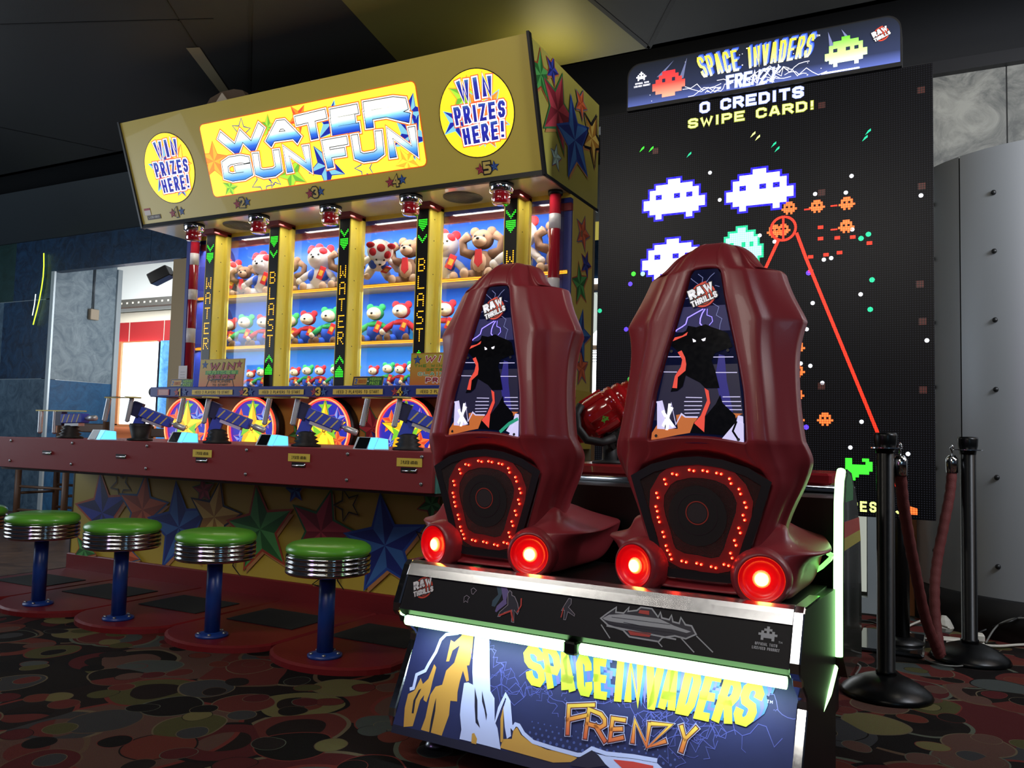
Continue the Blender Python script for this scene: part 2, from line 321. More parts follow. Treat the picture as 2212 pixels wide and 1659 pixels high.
# artwork outlines in millimetres on their own panels
ART = {
 'gold1': [[60,-23],[47,28],[46,68],[66,82],[76,119],[89,104],[103,121],[111,165],[121,157],[120,117],[121,86],[117,57],[105,61],[103,75],[94,59],[91,-15]],
 'slot1': [[76,19],[71,54],[80,85],[88,91],[78,56],[83,19]],
 'gold2': [[196,-21],[122,-19],[127,16],[124,79],[135,104],[156,113],[158,154],[179,180],[183,231],[163,213],[160,181],[150,179],[148,242],[162,238],[180,258],[189,278],[221,276],[231,215],[232,181],[224,179],[236,155],[243,139],[235,135],[215,163],[213,132],[214,102],[220,77],[197,75],[204,37]],
 'slot2': [[152,-20],[148,12],[146,56],[147,75],[155,39],[157,3],[158,-21]],
 'white1': [[257,-18],[256,7],[240,44],[235,72],[229,130],[242,134],[260,130],[248,164],[238,204],[226,273],[254,281],[271,264],[294,190],[315,119],[336,101],[356,47],[369,32],[393,-19],[346,-18]],
 'slot3': [[268,124],[286,92],[300,44],[315,22],[297,33],[282,73]],
 'slot4': [[294,119],[313,86],[327,60],[329,45],[315,72],[302,91]],
 'slot5': [[298,-21],[293,3],[300,6],[313,-7],[314,-21]],
 'wl1': [[48,82],[60,87],[59,126],[86,142],[92,162],[107,200],[113,237],[127,255],[168,265],[189,283]],
 'wl2': [[263,282],[274,264],[296,187],[317,120],[335,104],[357,40],[362,84],[372,122],[387,106],[409,46],[417,41],[422,52],[433,51],[452,34],[485,19],[547,15],[619,13],[633,16],[656,36],[698,32],[771,40],[834,43]],
 'gold3': [[387,0],[372,57],[373,93],[382,55],[396,-1]],
 'white3': [[374,86],[377,112],[390,92],[406,49],[416,20],[405,11],[391,39]],
 'gold4': [[391,-15],[393,8],[420,14],[419,34],[428,46],[445,29],[482,15],[529,8],[580,11],[620,6],[607,-7],[555,-19],[473,-17]],
 'blk1': [[604,-8],[627,9],[657,32],[677,24],[704,4],[654,-12],[605,-16]],
 'wr': [[662,26],[700,26],[772,34],[835,37],[866,19],[728,-7]],
 'rd': [[719,22],[773,28],[826,29],[828,17],[752,4]],
 'SI': [['S',[[392,262],[459,262],[491,159],[436,161]]],['P',[[452,272],[507,266],[550,156],[498,160]]],['A',[[510,262],[543,262],[587,159],[540,159]]],['C',[[561,263],[610,261],[634,159],[591,159]]],['E',[[615,262],[656,262],[677,160],[639,158]]],['I',[[680,273],[711,274],[716,159],[696,160]]],['N',[[714,277],[761,275],[772,158],[724,160]]],['V',[[765,278],[822,279],[816,159],[783,157]]],['A',[[822,279],[863,279],[863,160],[815,159]]],['D',[[875,278],[925,274],[906,160],[864,160]]],['E',[[929,274],[974,274],[950,156],[911,157]]],['R',[[979,276],[1026,266],[1006,160],[955,157]]],['S',[[1031,275],[1084,260],[1052,161],[1004,165]]]],
 'FR': [['F',[[566,131],[646,146],[643,93],[579,51]]],['R',[[626,134],[681,124],[694,57],[629,54]]],['E',[[696,123],[737,124],[739,75],[699,58]]],['N',[[757,128],[806,130],[806,66],[760,68]]],['Z',[[805,130],[863,135],[848,88],[803,62]]],['Y',[[879,138],[929,141],[906,79],[877,64]]]],
 'hubs': [[430,124],[506,141],[333,204],[568,194],[802,153],[798,152],[899,89],[997,140],[1084,244],[894,170]],
 'astro1': [[241,39],[238,56],[245,62],[256,57],[252,50],[254,40],[246,45]],
 'astro2': [[261,69],[255,82],[262,88],[274,81],[270,76],[266,68]],
 'teal': [[334,41],[333,58],[347,78],[334,107],[346,111],[360,87],[354,63],[345,40]],
 'purp': [[349,27],[351,43],[367,64],[351,102],[362,109],[378,93],[377,66],[381,54],[361,33],[354,24]],
 'man': [[362,12],[365,26],[386,51],[378,85],[382,95],[390,90],[392,81],[402,78],[416,59],[425,37],[423,27],[409,39],[417,2],[409,3],[403,38],[380,27],[369,13]],
 'man2': [[553,57],[559,73],[568,95],[576,94],[578,79],[572,69],[594,52],[594,46],[573,56],[571,32],[565,32],[562,59]],
 'ship': [[670,50],[687,67],[708,86],[709,72],[731,73],[743,91],[742,79],[766,85],[775,95],[805,95],[825,75],[829,89],[835,74],[855,72],[859,85],[865,68],[882,66],[884,82],[898,65],[914,64],[928,44],[918,38],[904,29],[875,32],[844,23],[836,11],[757,12],[737,27],[694,34]],
 'shipw': [[675,51],[692,63],[732,70],[829,71],[870,58],[915,49],[904,44],[869,48],[716,45],[685,46]],
 'shipr1': [[771,78],[773,87],[799,88],[801,77]],
 'shipr2': [[749,29],[814,30],[811,19],[759,17]],
 'shipb': [[677,48],[717,43],[869,45],[905,41],[902,36],[870,39],[715,37],[690,40]],
 'rays': [[[674,31],[705,0]],[[832,11],[847,-1]],[[888,30],[929,-2]],[[929,38],[975,5]]],
 'stars': [[-1395,2508],[-1344,2501],[-1140,2443],[-816,2502],[-793,2482],[-715,2436],[-699,2410],[-285,2436],[-299,2407],[-978,2189],[-1029,2336],[-357,2235],[-520,2167],[-382,2158],[-779,1988],[-354,1978],[-316,1932],[-284,1949],[-708,1951],[-63,2108],[-1430,1841],[-1379,1838],[-1447,1788],[-1617,1653],[-1466,1547],[-549,1785],[-480,1844],[-447,1849],[-683,1733],[-530,1638],[-557,1513],[-277,1595],[-269,1733],[-318,1668],[-584,1349],[-540,1337],[-486,1255],[-43,1443],[-315,1074],[-363,954],[-122,932],[-558,1045]],
 'bolts': [[[-1,1314],[-23,1303],[-44,1292],[-49,1275],[-59,1268],[-74,1260],[-84,1256]],[[4,1314],[-4,1302],[-9,1288],[-10,1275],[-4,1268]],[[10,1314],[9,1297],[22,1291],[24,1279],[15,1269]],[[25,1328],[41,1317],[34,1295],[49,1285],[44,1270],[42,1253]],[[-4,1387],[-2,1401],[-15,1412]],[[6,1386],[18,1402],[30,1412]],[[-15,1384],[-30,1396],[-35,1401]],[[31,1377],[43,1373]],[[-42,1347],[-52,1345]]],
 'mon': [[-84,1239],[-48,1257],[-43,1270],[-20,1265],[5,1272],[20,1264],[49,1253],[64,1245],[76,1208],[50,1200],[30,1193],[21,1174],[31,1144],[38,1115],[41,1101],[4,1101],[-11,1116],[-49,1136],[-57,1106],[-72,1094],[-90,1092],[-77,1129],[-52,1158],[-60,1196],[-73,1203],[-105,1217]],
 'mon2': [[-37,984],[-26,1012],[6,1030],[31,1059],[43,1083],[49,1062],[81,1031],[84,1017],[60,979]],
 'redl': [[[-92,1229],[-79,1239],[-58,1243],[-43,1253],[-46,1244],[-61,1238],[-79,1231]],[[-71,1198],[-60,1203],[-50,1183],[-47,1165],[-49,1148],[-70,1131],[-72,1101],[-85,1102],[-78,1134],[-62,1158],[-58,1178]],[[-26,1009],[-8,1029],[9,1069],[2,1101],[13,1094],[17,1062],[3,1027],[1,986]]],
 'eyes': [[[-30,1234],[-21,1229],[-21,1225],[-28,1224]],[[-6,1231],[6,1235],[4,1227],[-2,1226]]],
 'hl': [[[-99,1187],[-60,1186]],[[25,1183],[78,1182]],[[-122,1146],[-73,1145]],[[28,1142],[87,1141]],[[-49,1077],[-5,1076]],[[-53,1066],[-5,1066]],[[-53,1055],[-5,1055]],[[-53,1044],[-8,1045]],[[-52,1035],[-12,1036]],[[49,1078],[94,1078]],[[47,1066],[96,1066]],[[47,1055],[96,1055]],[[47,1045],[98,1045]]],
 'hills': [[[-148,962],[-144,982],[-127,1004],[-108,993],[-70,994],[-75,1030],[-60,1033],[-49,1025],[-16,1025],[-26,1009],[-37,984],[-70,978]],[[-127,993],[-128,1066],[-113,1069],[-105,1040],[-106,992]],[[-105,1030],[-74,997],[-85,994],[-99,992]],[[60,979],[84,1014],[88,1031],[101,1028],[107,957]],[[47,1041],[70,1036],[100,1035],[88,1029],[81,1021],[60,1027]]],
 'ringled': [[-27,892],[-73,880],[-95,864],[-117,827],[-119,791],[-113,763],[-100,725],[-91,690],[-80,668],[-48,654],[-8,652],[30,647],[63,656],[80,686],[90,719],[101,751],[112,784],[116,816],[102,849],[78,874],[45,887],[9,892]],
}
# ================================================================ the room
def carpet_mat():
    m = D.materials.new('patterned_carpet'); m.use_nodes = True; nt = m.node_tree; n = nt.nodes; L = nt.links; b = n['Principled BSDF']
    b.inputs['Roughness'].default_value = .95; b.inputs['Specular IOR Level'].default_value = .1
    tc = n.new('ShaderNodeTexCoord'); base = None
    pal = ['1a1512', '5e2a26', '4c4a2c', '3a3a3c', '642f26', '14100f', '5a4038', '6b6440', '221b1a', '501e20', '474c4a']
    nzd = n.new('ShaderNodeTexNoise'); nzd.inputs['Scale'].default_value = 2.2; L.new(tc.outputs['Object'], nzd.inputs['Vector'])
    def layer(scale, off, lo, prev, rings=1):
        mp = n.new('ShaderNodeMapping'); mp.inputs['Location'].default_value = off; L.new(tc.outputs['Object'], mp.inputs['Vector'])
        mixv = n.new('ShaderNodeMix'); mixv.data_type = 'VECTOR'; mixv.inputs['Factor'].default_value = .12
        L.new(mp.outputs[0], mixv.inputs['A']); L.new(nzd.outputs['Color'], mixv.inputs['B'])
        v = n.new('ShaderNodeTexVoronoi'); v.voronoi_dimensions = '2D'; v.inputs['Scale'].default_value = scale; L.new(mixv.outputs['Result'], v.inputs['Vector'])
        sp = n.new('ShaderNodeSeparateColor'); L.new(v.outputs['Color'], sp.inputs[0])
        cr = n.new('ShaderNodeValToRGB'); cr.color_ramp.interpolation = 'CONSTANT'; L.new(sp.outputs['Red'], cr.inputs['Fac'])
        e = cr.color_ramp.elements; e[0].color = (*lin(pal[0]), 1); e[1].position = 1/len(pal); e[1].color = (*lin(pal[1]), 1)
        for i in range(2, len(pal)): k = e.new(i/len(pal)); k.color = (*lin(pal[i]), 1)
        cr2 = n.new('ShaderNodeValToRGB'); cr2.color_ramp.interpolation = 'CONSTANT'; L.new(sp.outputs['Green'], cr2.inputs['Fac'])
        e = cr2.color_ramp.elements; e[0].color = (*lin('6a5e4a'), 1); e[1].position = .25; e[1].color = (*lin('6e2f2a'), 1)
        for i, c in enumerate(('5a5f52', '171313', '5e4a3a')): k = e.new(.4+.2*i); k.color = (*lin(c), 1)
        # disc, ring and inner disc of each cell
        def less(val):
            q = n.new('ShaderNodeMath'); q.operation = 'LESS_THAN'; L.new(v.outputs['Distance'], q.inputs[0]); q.inputs[1].default_value = val; return q.outputs[0]
        def mix(fac, a, bb):
            x = n.new('ShaderNodeMix'); x.data_type = 'RGBA'; L.new(fac, x.inputs['Factor']); L.new(a, x.inputs['A']); L.new(bb, x.inputs['B']); return x.outputs['Result']
        out = mix(less(lo), prev, cr2.outputs['Color']); out = mix(less(lo*(.90 if rings else .95)), out, cr.outputs['Color'])
        if rings: out = mix(less(lo*.5), out, prev)
        return out
    rgb = n.new('ShaderNodeRGB'); rgb.outputs[0].default_value = (*lin('201614'), 1)
    c = layer(2.0, (3.1, 1.7, 0), .60, rgb.outputs[0], 0); c = layer(3.1, (0, 5.2, 0), .44, c); c = layer(3.7, (8, 2, 0), .36, c, 0); c = layer(6.2, (1, 9, 0), .27, c, 0)
    nz = n.new('ShaderNodeTexNoise'); nz.inputs['Scale'].default_value = 350; L.new(tc.outputs['Object'], nz.inputs['Vector'])
    mx = n.new('ShaderNodeMix'); mx.data_type = 'RGBA'; mx.blend_type = 'MULTIPLY'; mx.inputs['Factor'].default_value = .55; L.new(c, mx.inputs['A']); L.new(nz.outputs['Color'], mx.inputs['B'])
    L.new(mx.outputs['Result'], b.inputs['Base Color'])
    bp = n.new('ShaderNodeBump'); bp.inputs['Strength'].default_value = .6; bp.inputs['Distance'].default_value = .004; L.new(nz.outputs['Fac'], bp.inputs['Height']); L.new(bp.outputs['Normal'], b.inputs['Normal'])
    return m
def plaster(name, c1, c2, scale=5., rough=.55, metal=0.):
    m = D.materials.new(name); m.use_nodes = True; nt = m.node_tree; n = nt.nodes; L = nt.links; b = n['Principled BSDF']
    tc = n.new('ShaderNodeTexCoord'); nz = n.new('ShaderNodeTexNoise'); nz.inputs['Scale'].default_value = scale; nz.inputs['Detail'].default_value = 8; nz.inputs['Roughness'].default_value = .7
    nz.inputs['Distortion'].default_value = 1.6; L.new(tc.outputs['Object'], nz.inputs['Vector'])
    cr = n.new('ShaderNodeValToRGB'); cr.color_ramp.elements[0].position = .35; cr.color_ramp.elements[1].position = .68
    cr.color_ramp.elements[0].color = (*lin(c1), 1); cr.color_ramp.elements[1].color = (*lin(c2), 1)
    L.new(nz.outputs['Fac'], cr.inputs['Fac']); L.new(cr.outputs['Color'], b.inputs['Base Color']); b.inputs['Roughness'].default_value = rough; b.inputs['Metallic'].default_value = metal
    bp = n.new('ShaderNodeBump'); bp.inputs['Strength'].default_value = .35; bp.inputs['Distance'].default_value = .01; L.new(nz.outputs['Fac'], bp.inputs['Height']); L.new(bp.outputs['Normal'], b.inputs['Normal'])
    return m
CARPET = carpet_mat()
WOODF = plaster('brown_wood_floor', '4a3428', '7a5c46', 3., .4)
fl = MB(CARPET); fl.box(-5.31, 9, -3, 10, -.1, 0); fl.box(-13, -5.31, -3, 3.29, -.1, 0); struct(fl, 'floor')
fl = MB(WOODF); fl.box(-13, -5.31, 3.29, 14, -.1, 0); fl.box(-5.31, 9, 10, 14, -.1, 0); struct(fl, 'floor')
DARKC = M('ceiling_black', '1d1e1f', .6, bump=.15, bscale=200); SEAM = M('ceiling_seam', '050505', .6); SIGNGLOW = M('ceiling_sign_glow', '6e6a34', .5, bump=.1, bscale=150)
ce = MB(DARKC); ce.box(-13, 9, -3, 4.95, 3.45, 3.55); ce.box(-13, 9, 4.95, 10.2, 4.3, 4.4); ce.box(-13, 9, 4.9, 4.95, 3.45, 4.3)
# seams between ceiling panels and the sign's light painted on in olive over the prize booth
ce.add([(-3.3, 4.93, 3.449), (-2.75, 2.2, 3.449), (-1.95, 3.0, 3.449), (-1.62, 4.93, 3.449)], [(0, 1, 2, 3)], SIGNGLOW)
for a, b_, wd in (((-3.0, 2.9), (-4.75, 4.65), .022), ((-1.95, 3.0), (-1.62, 4.93), .03), ((-1.62, 4.93), (-1.05, 4.0), .03), ((-1.05, 4.0), (-.2, 2.4), .03), ((-6.2, 2.6), (-3.9, 3.5), .015), ((-3.6, 2.6), (-4.9, 4.7), .012), ((-8, 2), (-6.6, 4.9), .015)):
    d = Vector((b_[0]-a[0], b_[1]-a[1], 0)).normalized(); nn = Vector((-d.y, d.x, 0))*wd/2; A, B = Vector((*a, 3.4475)), Vector((*b_, 3.4475))
    ce.add([A+nn, A-nn, B-nn, B+nn], [(0, 1, 2, 3)], SEAM)
ce.add([(-4.36, 3.70, 3.447), (-4.27, 3.73, 3.447), (-4.63, 4.34, 3.447), (-4.71, 4.33, 3.447)], [(0, 1, 2, 3)], M('ceiling_bare_strip', '8a8064', .7))
struct(ce, 'ceiling')
# left wall: painted blue panels
NAVY = plaster('wall_navy', '0c2038', '1d4468', 6, .45); STEEL = plaster('wall_steel_blue', '31485c', '5f7688', 5, .4); PALE = plaster('wall_pale_grey_blue', '6c7f8c', 'a5b4bc', 5, .45)
MID = plaster('wall_mid_blue', '16507c', '2a70a4', 7, .5); TEAL = plaster('wall_dark_teal', '12302c', '1d3f40', 3, .5); TRIMW = M('white_metal_trim', 'c9d2d6', .35, .3)
BLACKW = M('wall_black', '0c0d10', .8, bump=.1)
Y0 = 5.8
wl = MB(NAVY)
for x0, x1, z0, z1, m in ((-13, -9.62, 1.48, 2.37, STEEL), (-13, -9.45, 2.37, 3.09, TEAL), (-9.62, -8.76, 1.48, 2.37, NAVY), (-9.45, -8.76, 2.37, 3.09, NAVY), (-13, -9.6, 0, 1.48, NAVY), (-9.6, -8.76, 0, 1.48, STEEL)):
    wl.box(x0, x1, Y0, Y0+.1, z0+.004, z1-.004, m)
wl.box(-13, -8.76, Y0+.004, Y0+.1, 0, 3.09, M('panel_seam_grey', '8b98a0', .4))
wl.box(-8.76, -7.2, Y0, Y0+.1, 2.675, 3.09, NAVY); wl.box(-7.196, -5.6, Y0, Y0+.1, 2.675, 3.09, NAVY)
struct(wl, 'wall_left')
tr = MB(TRIMW); tr.box(-8.77, -8.715, Y0-.012, Y0+.01, 0, 2.675); struct(tr, 'trim_1')
so = MB(M('soffit_grey', '2a3136', .45, bump=.1)); so.prism([(Y0-.42, 3.47), (Y0+.1, 3.47), (Y0+.1, 3.05), (Y0-.03, 3.05)], -13, -5.2, 'yz'); struct(so, 'trim_2')
bw = MB(BLACKW); bw.box(-13, -2.35, Y0, Y0+.1, 3.47, 4.3); bw.box(-2.35, 9, Y0, Y0+.1, 3.34, 4.3); bw.box(-5.6, -2.45, Y0, Y0+.1, 0, 3.47); struct(bw, 'wall_back')
# side of the passage
wb = MB(PALE); wb.box(-8.86, -8.755, Y0+.004, 6.60, 1.478, 2.95); wb.box(-8.86, -8.755, Y0+.004, 6.60, 0, 1.472, MID)
wb.box(-8.86, -8.765, Y0+.1, 6.60, 1.46, 1.49, TRIMW); wb.box(-8.86, -6.6, Y0+.1, 6.6, 2.95, 3.0, NAVY); struct(wb, 'wall_passage')
tr = MB(TRIMW); tr.box(-8.79, -8.73, 6.60, 6.66, 0, 2.85); struct(tr, 'trim_3')
bp = MB(M('beige_pillar', 'b29a74', .6, bump=.1)); bp.box(-6.83, -6.45, Y0-.02, Y0+.3, 0, 2.66); struct(bp, 'wall_pillar')
# bright room beyond the passage
WHITEG = M('daylit_glass', 'ffffff', .3, emit=3.2, ecol='f4fbff'); CREAM = M('far_cream', 'e8e0cc', .7)
fr = MB(M('far_wall_white', 'e6ebe8', .8)); fr.box(-16, -9.5, 9.6, 9.7, 2.95, 4.2); fr.box(-16, -9.5, 9.58, 9.7, 2.76, 2.93, CREAM)
fr.box(-16, -9.5, 9.57, 9.7, 2.30+.12, 2.76, M('far_red_band', 'b02a2c', .5)); fr.box(-11.5, -9.5, 9.56, 9.7, 0, 2.42, plaster('far_bright_blue', '2a78c8', '6ab0f0', 6))
fr.box(-16, -12.8, 9.6, 9.7, 0, 2.42, CREAM); fr.box(-12.8, -11.5, 9.6, 9.7, 0, 1.0, M('far_orange_sill', 'c8764a', .6))
for x in (-12.3, -11.45): fr.box(x, x+.012, 9.565, 9.57, 2.42, 2.76, CREAM)
struct(fr, 'wall_far')
wn = MB(WHITEG); wn.box(-12.72, -11.5, 9.5, 9.52, 1.0, 2.40); wn.box(-12.8, -11.5, 9.49, 9.5, 2.40, 2.42, M('window_orange_frame', 'c47c4e', .5)); wn.box(-12.42, -12.34, 9.46, 9.5, 1.0, 2.42, MATS['window_orange_frame']); wn.box(-12.8, -11.5, 9.46, 9.5, .97, 1.02, MATS['window_orange_frame'])
struct(wn, 'window_1')
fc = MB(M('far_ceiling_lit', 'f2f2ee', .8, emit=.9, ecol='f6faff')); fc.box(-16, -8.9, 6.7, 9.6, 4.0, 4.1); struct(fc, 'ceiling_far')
rl = MB(M('rail_dark', '4c4a44', .5)); rl.box(-16, -9.4, 9.3, 9.42, 2.97, 3.10); 
for k in range(40): rl.box(-15+k*.14, -14.96+k*.14, 9.295, 9.3, 3.02, 3.05, M('rail_hole', 'd8d4c4', .5))
tag(rl.build('ceiling_rail'), 'grey perforated steel rail across the bright far room', 'rail')
# right: grey textured wall and riveted metal column
GREYW = plaster('grey_textured_wall', '5c5d5a', '98978e', 4, .6)
rw = MB(GREYW); rw.box(-.62, .384, Y0, Y0+.1, 0, 3.32); rw.box(.392, 9, Y0, Y0+.1, 0, 3.32); rw.box(.384, .392, Y0+.004, Y0+.1, 0, 3.32, SEAM); struct(rw, 'wall_right')
tr = MB(M('black_trim', '15161a', .5)); tr.box(-2.35, 9, Y0-.06, Y0+.1, 3.32, 3.40); struct(tr, 'trim_4')
def steel_mat():
    return M('brushed_metal_sheet', 'a4a8ac', .4, .45, bump=.05, bscale=40)
st_ = steel_mat(); cc = MB(st_); cx, cy, rr = .62, 5.62, .78
def arc(a0, a1, n=10): return [(cx+rr*math.cos(R(a0+(a1-a0)*k/n)), cy+rr*math.sin(R(a0+(a1-a0)*k/n))) for k in range(n+1)]
for (a0, a1) in ((268, 350), (229.5, 267.4), (150, 229)):
    P = arc(a0, a1); cc.loft([[(p[0], p[1], .21) for p in P], [(p[0], p[1], 2.545) for p in P]], None, False, False, True)
cc.loft([[(cx+(rr-.02)*math.cos(R(a)), cy+(rr-.02)*math.sin(R(a)), z) for a in range(150, 351, 10)] for z in (0, 2.545)], SEAM, False, False, True)
for a in (215, 243, 256, 275, 290):
    for z in (.40, .85, 1.3, 1.66, 2.02, 2.33):
        cc.ball((cx+(rr+.002)*math.cos(R(a)), cy+(rr+.002)*math.sin(R(a)), z-.03*((a % 3) == 0)), .014, M('rivet_dark', '2a2b2c', .4, .6), 8, 5)
struct(cc, 'wall_metal_column')
bb = MB(M('base_black', '08080a', .6)); bb.lathe([(rr+.012, 0), (rr+.012, .2), (rr, .21)], (cx, cy, 0), 48); struct(bb, 'baseboard_right')
# things seen in the gap behind the booth and under the big screen
gp = MB(M('gap_grey_panel', 'aeb2b0', .7)); 
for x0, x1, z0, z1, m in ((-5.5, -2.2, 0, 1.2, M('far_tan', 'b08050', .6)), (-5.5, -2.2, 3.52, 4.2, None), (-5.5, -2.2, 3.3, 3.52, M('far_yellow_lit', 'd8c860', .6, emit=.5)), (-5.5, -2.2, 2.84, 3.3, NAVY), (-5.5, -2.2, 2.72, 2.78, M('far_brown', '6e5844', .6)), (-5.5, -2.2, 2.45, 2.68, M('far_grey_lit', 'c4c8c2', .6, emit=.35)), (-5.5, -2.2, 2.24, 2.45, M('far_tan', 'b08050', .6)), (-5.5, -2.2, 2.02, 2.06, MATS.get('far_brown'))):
    gp.box(x0, x1, 9.0, 9.1, z0, z1, m)
struct(gp, 'wall_gap')
wn = MB(WHITEG); wn.box(-5.5, -2.2, 8.98, 9.0, 2.06, 2.22); wn.box(-5.5, -2.2, 8.98, 9.0, 1.2, 2.0); wn.box(-5.5, -2.2, 8.98, 9.0, 2.78, 2.84)
for k in range(5): wn.box(-5.5, -2.2, 8.97, 8.98, 1.86+k*.03, 1.868+k*.03, M('blind_grey', '98a09c', .6))
struct(wn, 'window_2')
dr = MB(M('door_frame_grey', '8e9698', .5)); dr.box(-.37, -.29, 5.28, 5.34, 0, 2.6); dr.box(-.80, -.37, 5.28, 5.34, 0, .09); dr.box(-.29, -.06, 5.36, 5.4, 0, 2.2, M('orange_wood_panel', 'a8683a', .5, var=.15))
struct(dr, 'door_1')
wn = MB(M('gap_pane', 'cfd6c8', .3, emit=.5, ecol='dfe6d8')); wn.box(-.80, -.385, 5.42, 5.43, .1, 2.5)
struct(wn, 'window_3')
# far red and white lamp disc in the gap
dl = MB(M('frosted_disc', 'dfe8e0', .3, emit=.7)); dl.lathe([(.30, 0), (.30, .03), (.26, .05)], (-3.72, 8.9, 2.42), 28, None, 'y')
tag(dl.build('pendant_lamp'), 'pale round pendant lamp glimpsed between booth and big screen', 'lamp')
# slatted chair seen under the big screen
def slat_chair(name, x, y, rz, wd, sh, th, label, mt, grp=None):
    t = root(name, label, 'chair', (x, y, 0), rz, grp)
    s = MB(mt); s.box(-wd/2, wd/2, -.2, .2, sh-.03, sh+.015, None, .01); s.build('seat', t)
    for sx in (-1, 1):
        for sy in (-1, 1):
            l = MB(mt); l.tube([(sx*(wd/2-.025), sy*.19, 0), (sx*(wd/2-.025), sy*.19, th if sy > 0 else sh)], .027, 10); l.build('leg', t)
    for k, z in enumerate((sh*.35, sh*.68)):
        g = MB(mt)
        for sy in (-1, 1): g.tube([(-wd/2+.03, sy*.19, z), (wd/2-.03, sy*.19, z)], .012, 8)
        for sx in (-1, 1): g.tube([(sx*(wd/2-.025), -.19, z-.06), (sx*(wd/2-.025), .19, z-.06)], .012, 8)
        g.build('stretcher', t)
    for z in (th-.06, th-.2):
        g = MB(mt); g.box(-wd/2+.02, wd/2-.02, .18, .20, z-.04, z+.04, None, .008); g.build('back_slat', t)
    return t
BRW = M('brown_turned_wood', '5e4332', .5, var=.2); BRD = M('dark_slat_wood', '2c221a', .5)
slat_chair('wooden_chair', -6.96, 4.80, R(4), .64, .62, 1.01, 'brown ladder-back wooden chair seen under the booth counter, left end', BRW)
slat_chair('wooden_chair', -6.42, 5.22, R(-8), .50, .58, .98, 'second brown wooden chair, only its back rail shows above the red counter', BRW)
t = slat_chair('slat_chair', -.60, 5.62, R(3), .34, .45, .9, 'dark slatted wooden chair glimpsed below the big LED screen', BRD)
# wall fittings
nb = MB(M('neon_yellow_green', 'c8e838', .3, emit=2.4, ecol='b8e030')); nb.tube([(-8.90, 5.77, 2.886), (-8.885, 5.77, 2.74), (-8.885, 5.77, 2.62), (-8.90, 5.77, 2.50), (-8.925, 5.77, 2.37), (-8.96, 5.77, 2.24), (-8.99, 5.77, 2.15), (-9.01, 5.77, 2.085)], .006, 8)
tag(nb.build('neon_tube'), 'thin curved yellow-green neon tube on the dark blue left wall', 'neon light')
nb = MB(M('neon_white', 'dff0e8', .3, emit=1.6)); nb.tube([(-9.0, 5.77, 2.43), (-9.01, 5.77, 2.31), (-9.035, 5.77, 2.19)], .005, 8)
tag(nb.build('neon_tube'), 'short pale white neon tube just left of the curved green one', 'neon light')
jb = root('junction_box', 'small beige wall box with conduit on the pale blue passage wall', 'junction box', (-8.755, 6.30, 2.2))
b = MB(M('beige_plastic', 'c8b49a', .5)); b.box(0, .05, -.05, .06, 0, .125, None, .006); b.build('box', jb)
b = MB(M('conduit_grey', '6a7076', .4, .5)); b.tube([(.02, 0, .125), (.02, 0, .75)], .008, 8); b.build('conduit', jb)
sp = root('wall_speaker', 'black angled loudspeaker hanging in the bright far room', 'loudspeaker', (-9.66, 8.0, 3.10), R(25))
b = MB(M('speaker_black', '1c1a18', .5)); b.T = Matrix.Rotation(R(-28), 4, 'Y'); b.box(-.17, .13, -.1, .1, -.07, .09, None, .01); b.T = None; b.build('housing', sp)
b = MB(MATS['speaker_black']); b.tube([(.14, 0, .02), (.24, 0, -.05), (.26, 0, -.42)], .012, 8); b.build('bracket', sp)
dk = MB(M('matte_black', '0d0d0f', .6)); dk.box(-8.35, -7.9, 4.0, 4.6, 0, 1.17, None, .02); tag(dk.build('black_cabinet'), 'black cabinet edge at the far left behind the booth counter', 'cabinet')
hs = MB(M('olive_card', '5a4a3a', .6)); hs.prism([(-4.50, 3.16), (-4.44, 3.235), (-4.34, 3.262), (-4.22, 3.262), (-4.14, 3.24), (-4.08, 3.16)], 3.99, 4.04, 'xz'); hs.prism([(-4.40, 3.16), (-4.32, 3.25), (-4.24, 3.16)], 3.98, 3.99, 'xz', M('pale_card', 'b8ae9c', .6))
tag(hs.build('wooden_plaque'), 'small brown wooden plaque peeking over the top of the yellow booth sign', 'plaque')
# ================================================================ the water gun booth
YEL = M('booth_yellow', 'cab652', .38, coat=.2, var=.04, vscale=3); YELB = M('booth_yellow_column', 'e0cc54', .4)
REDB = M('booth_red', '7e2228', .55, bump=.12, bscale=400); REDG = M('platform_red', '6c161a', .42, bump=.15, bscale=120)
BLK = M('black_edge', '0c0c0d', .45); BLU = M('booth_blue', '1c2c80', .45); WHT = M('white_print', 'f2f2ee', .5)
PY = M('print_yellow', 'b9a23c', .5); PYD = M('print_ochre', '8f7028', .5)
INK = {'blue': ('3a6cae', '1a2a78', '24489a'), 'red': ('b03a48', '7e1c2c', '2c6a3c'), 'green': ('4c9a4e', '226428', 'a03a22'), 'orange': ('d4683c', 'a84420', '2f5c88'), 'gold': ('d8b85a', 'a8782c', '161a3a'), 'navy': ('2c3a9c', '141a5a', 'b0522c'), 'pale': ('b8d8d0', '8aa090', '2c2c80')}
def ink(k): return [M('star_%s_%d' % (k, i), c, .5) for i, c in enumerate(INK[k])]
TAN = M('star_shadow_tan', 'b07a48', .5)
booth = root('prize_booth', 'yellow water gun prize booth with lit sign, five lanes and red counter', 'arcade booth', (-3.56, 3.7, 0))
BI = Matrix.Translation((3.56, -3.7, 0))
def bb_(mb, name, parent=None, fr=None, **k):
    """build a booth part given in room coordinates"""
    if parent is None or parent is booth:
        m = BI @ (fr if fr is not None else Matrix.Identity(4)); return mb.build(name, booth, frame=m, **k)
    pm = parent.matrix_basis.inverted() @ BI
    return mb.build(name, parent, frame=pm @ (fr if fr is not None else Matrix.Identity(4)), **k)
LX = [-4.82, -4.19, -3.56, -2.925, -2.285]; XL, XR = -5.13, -1.975
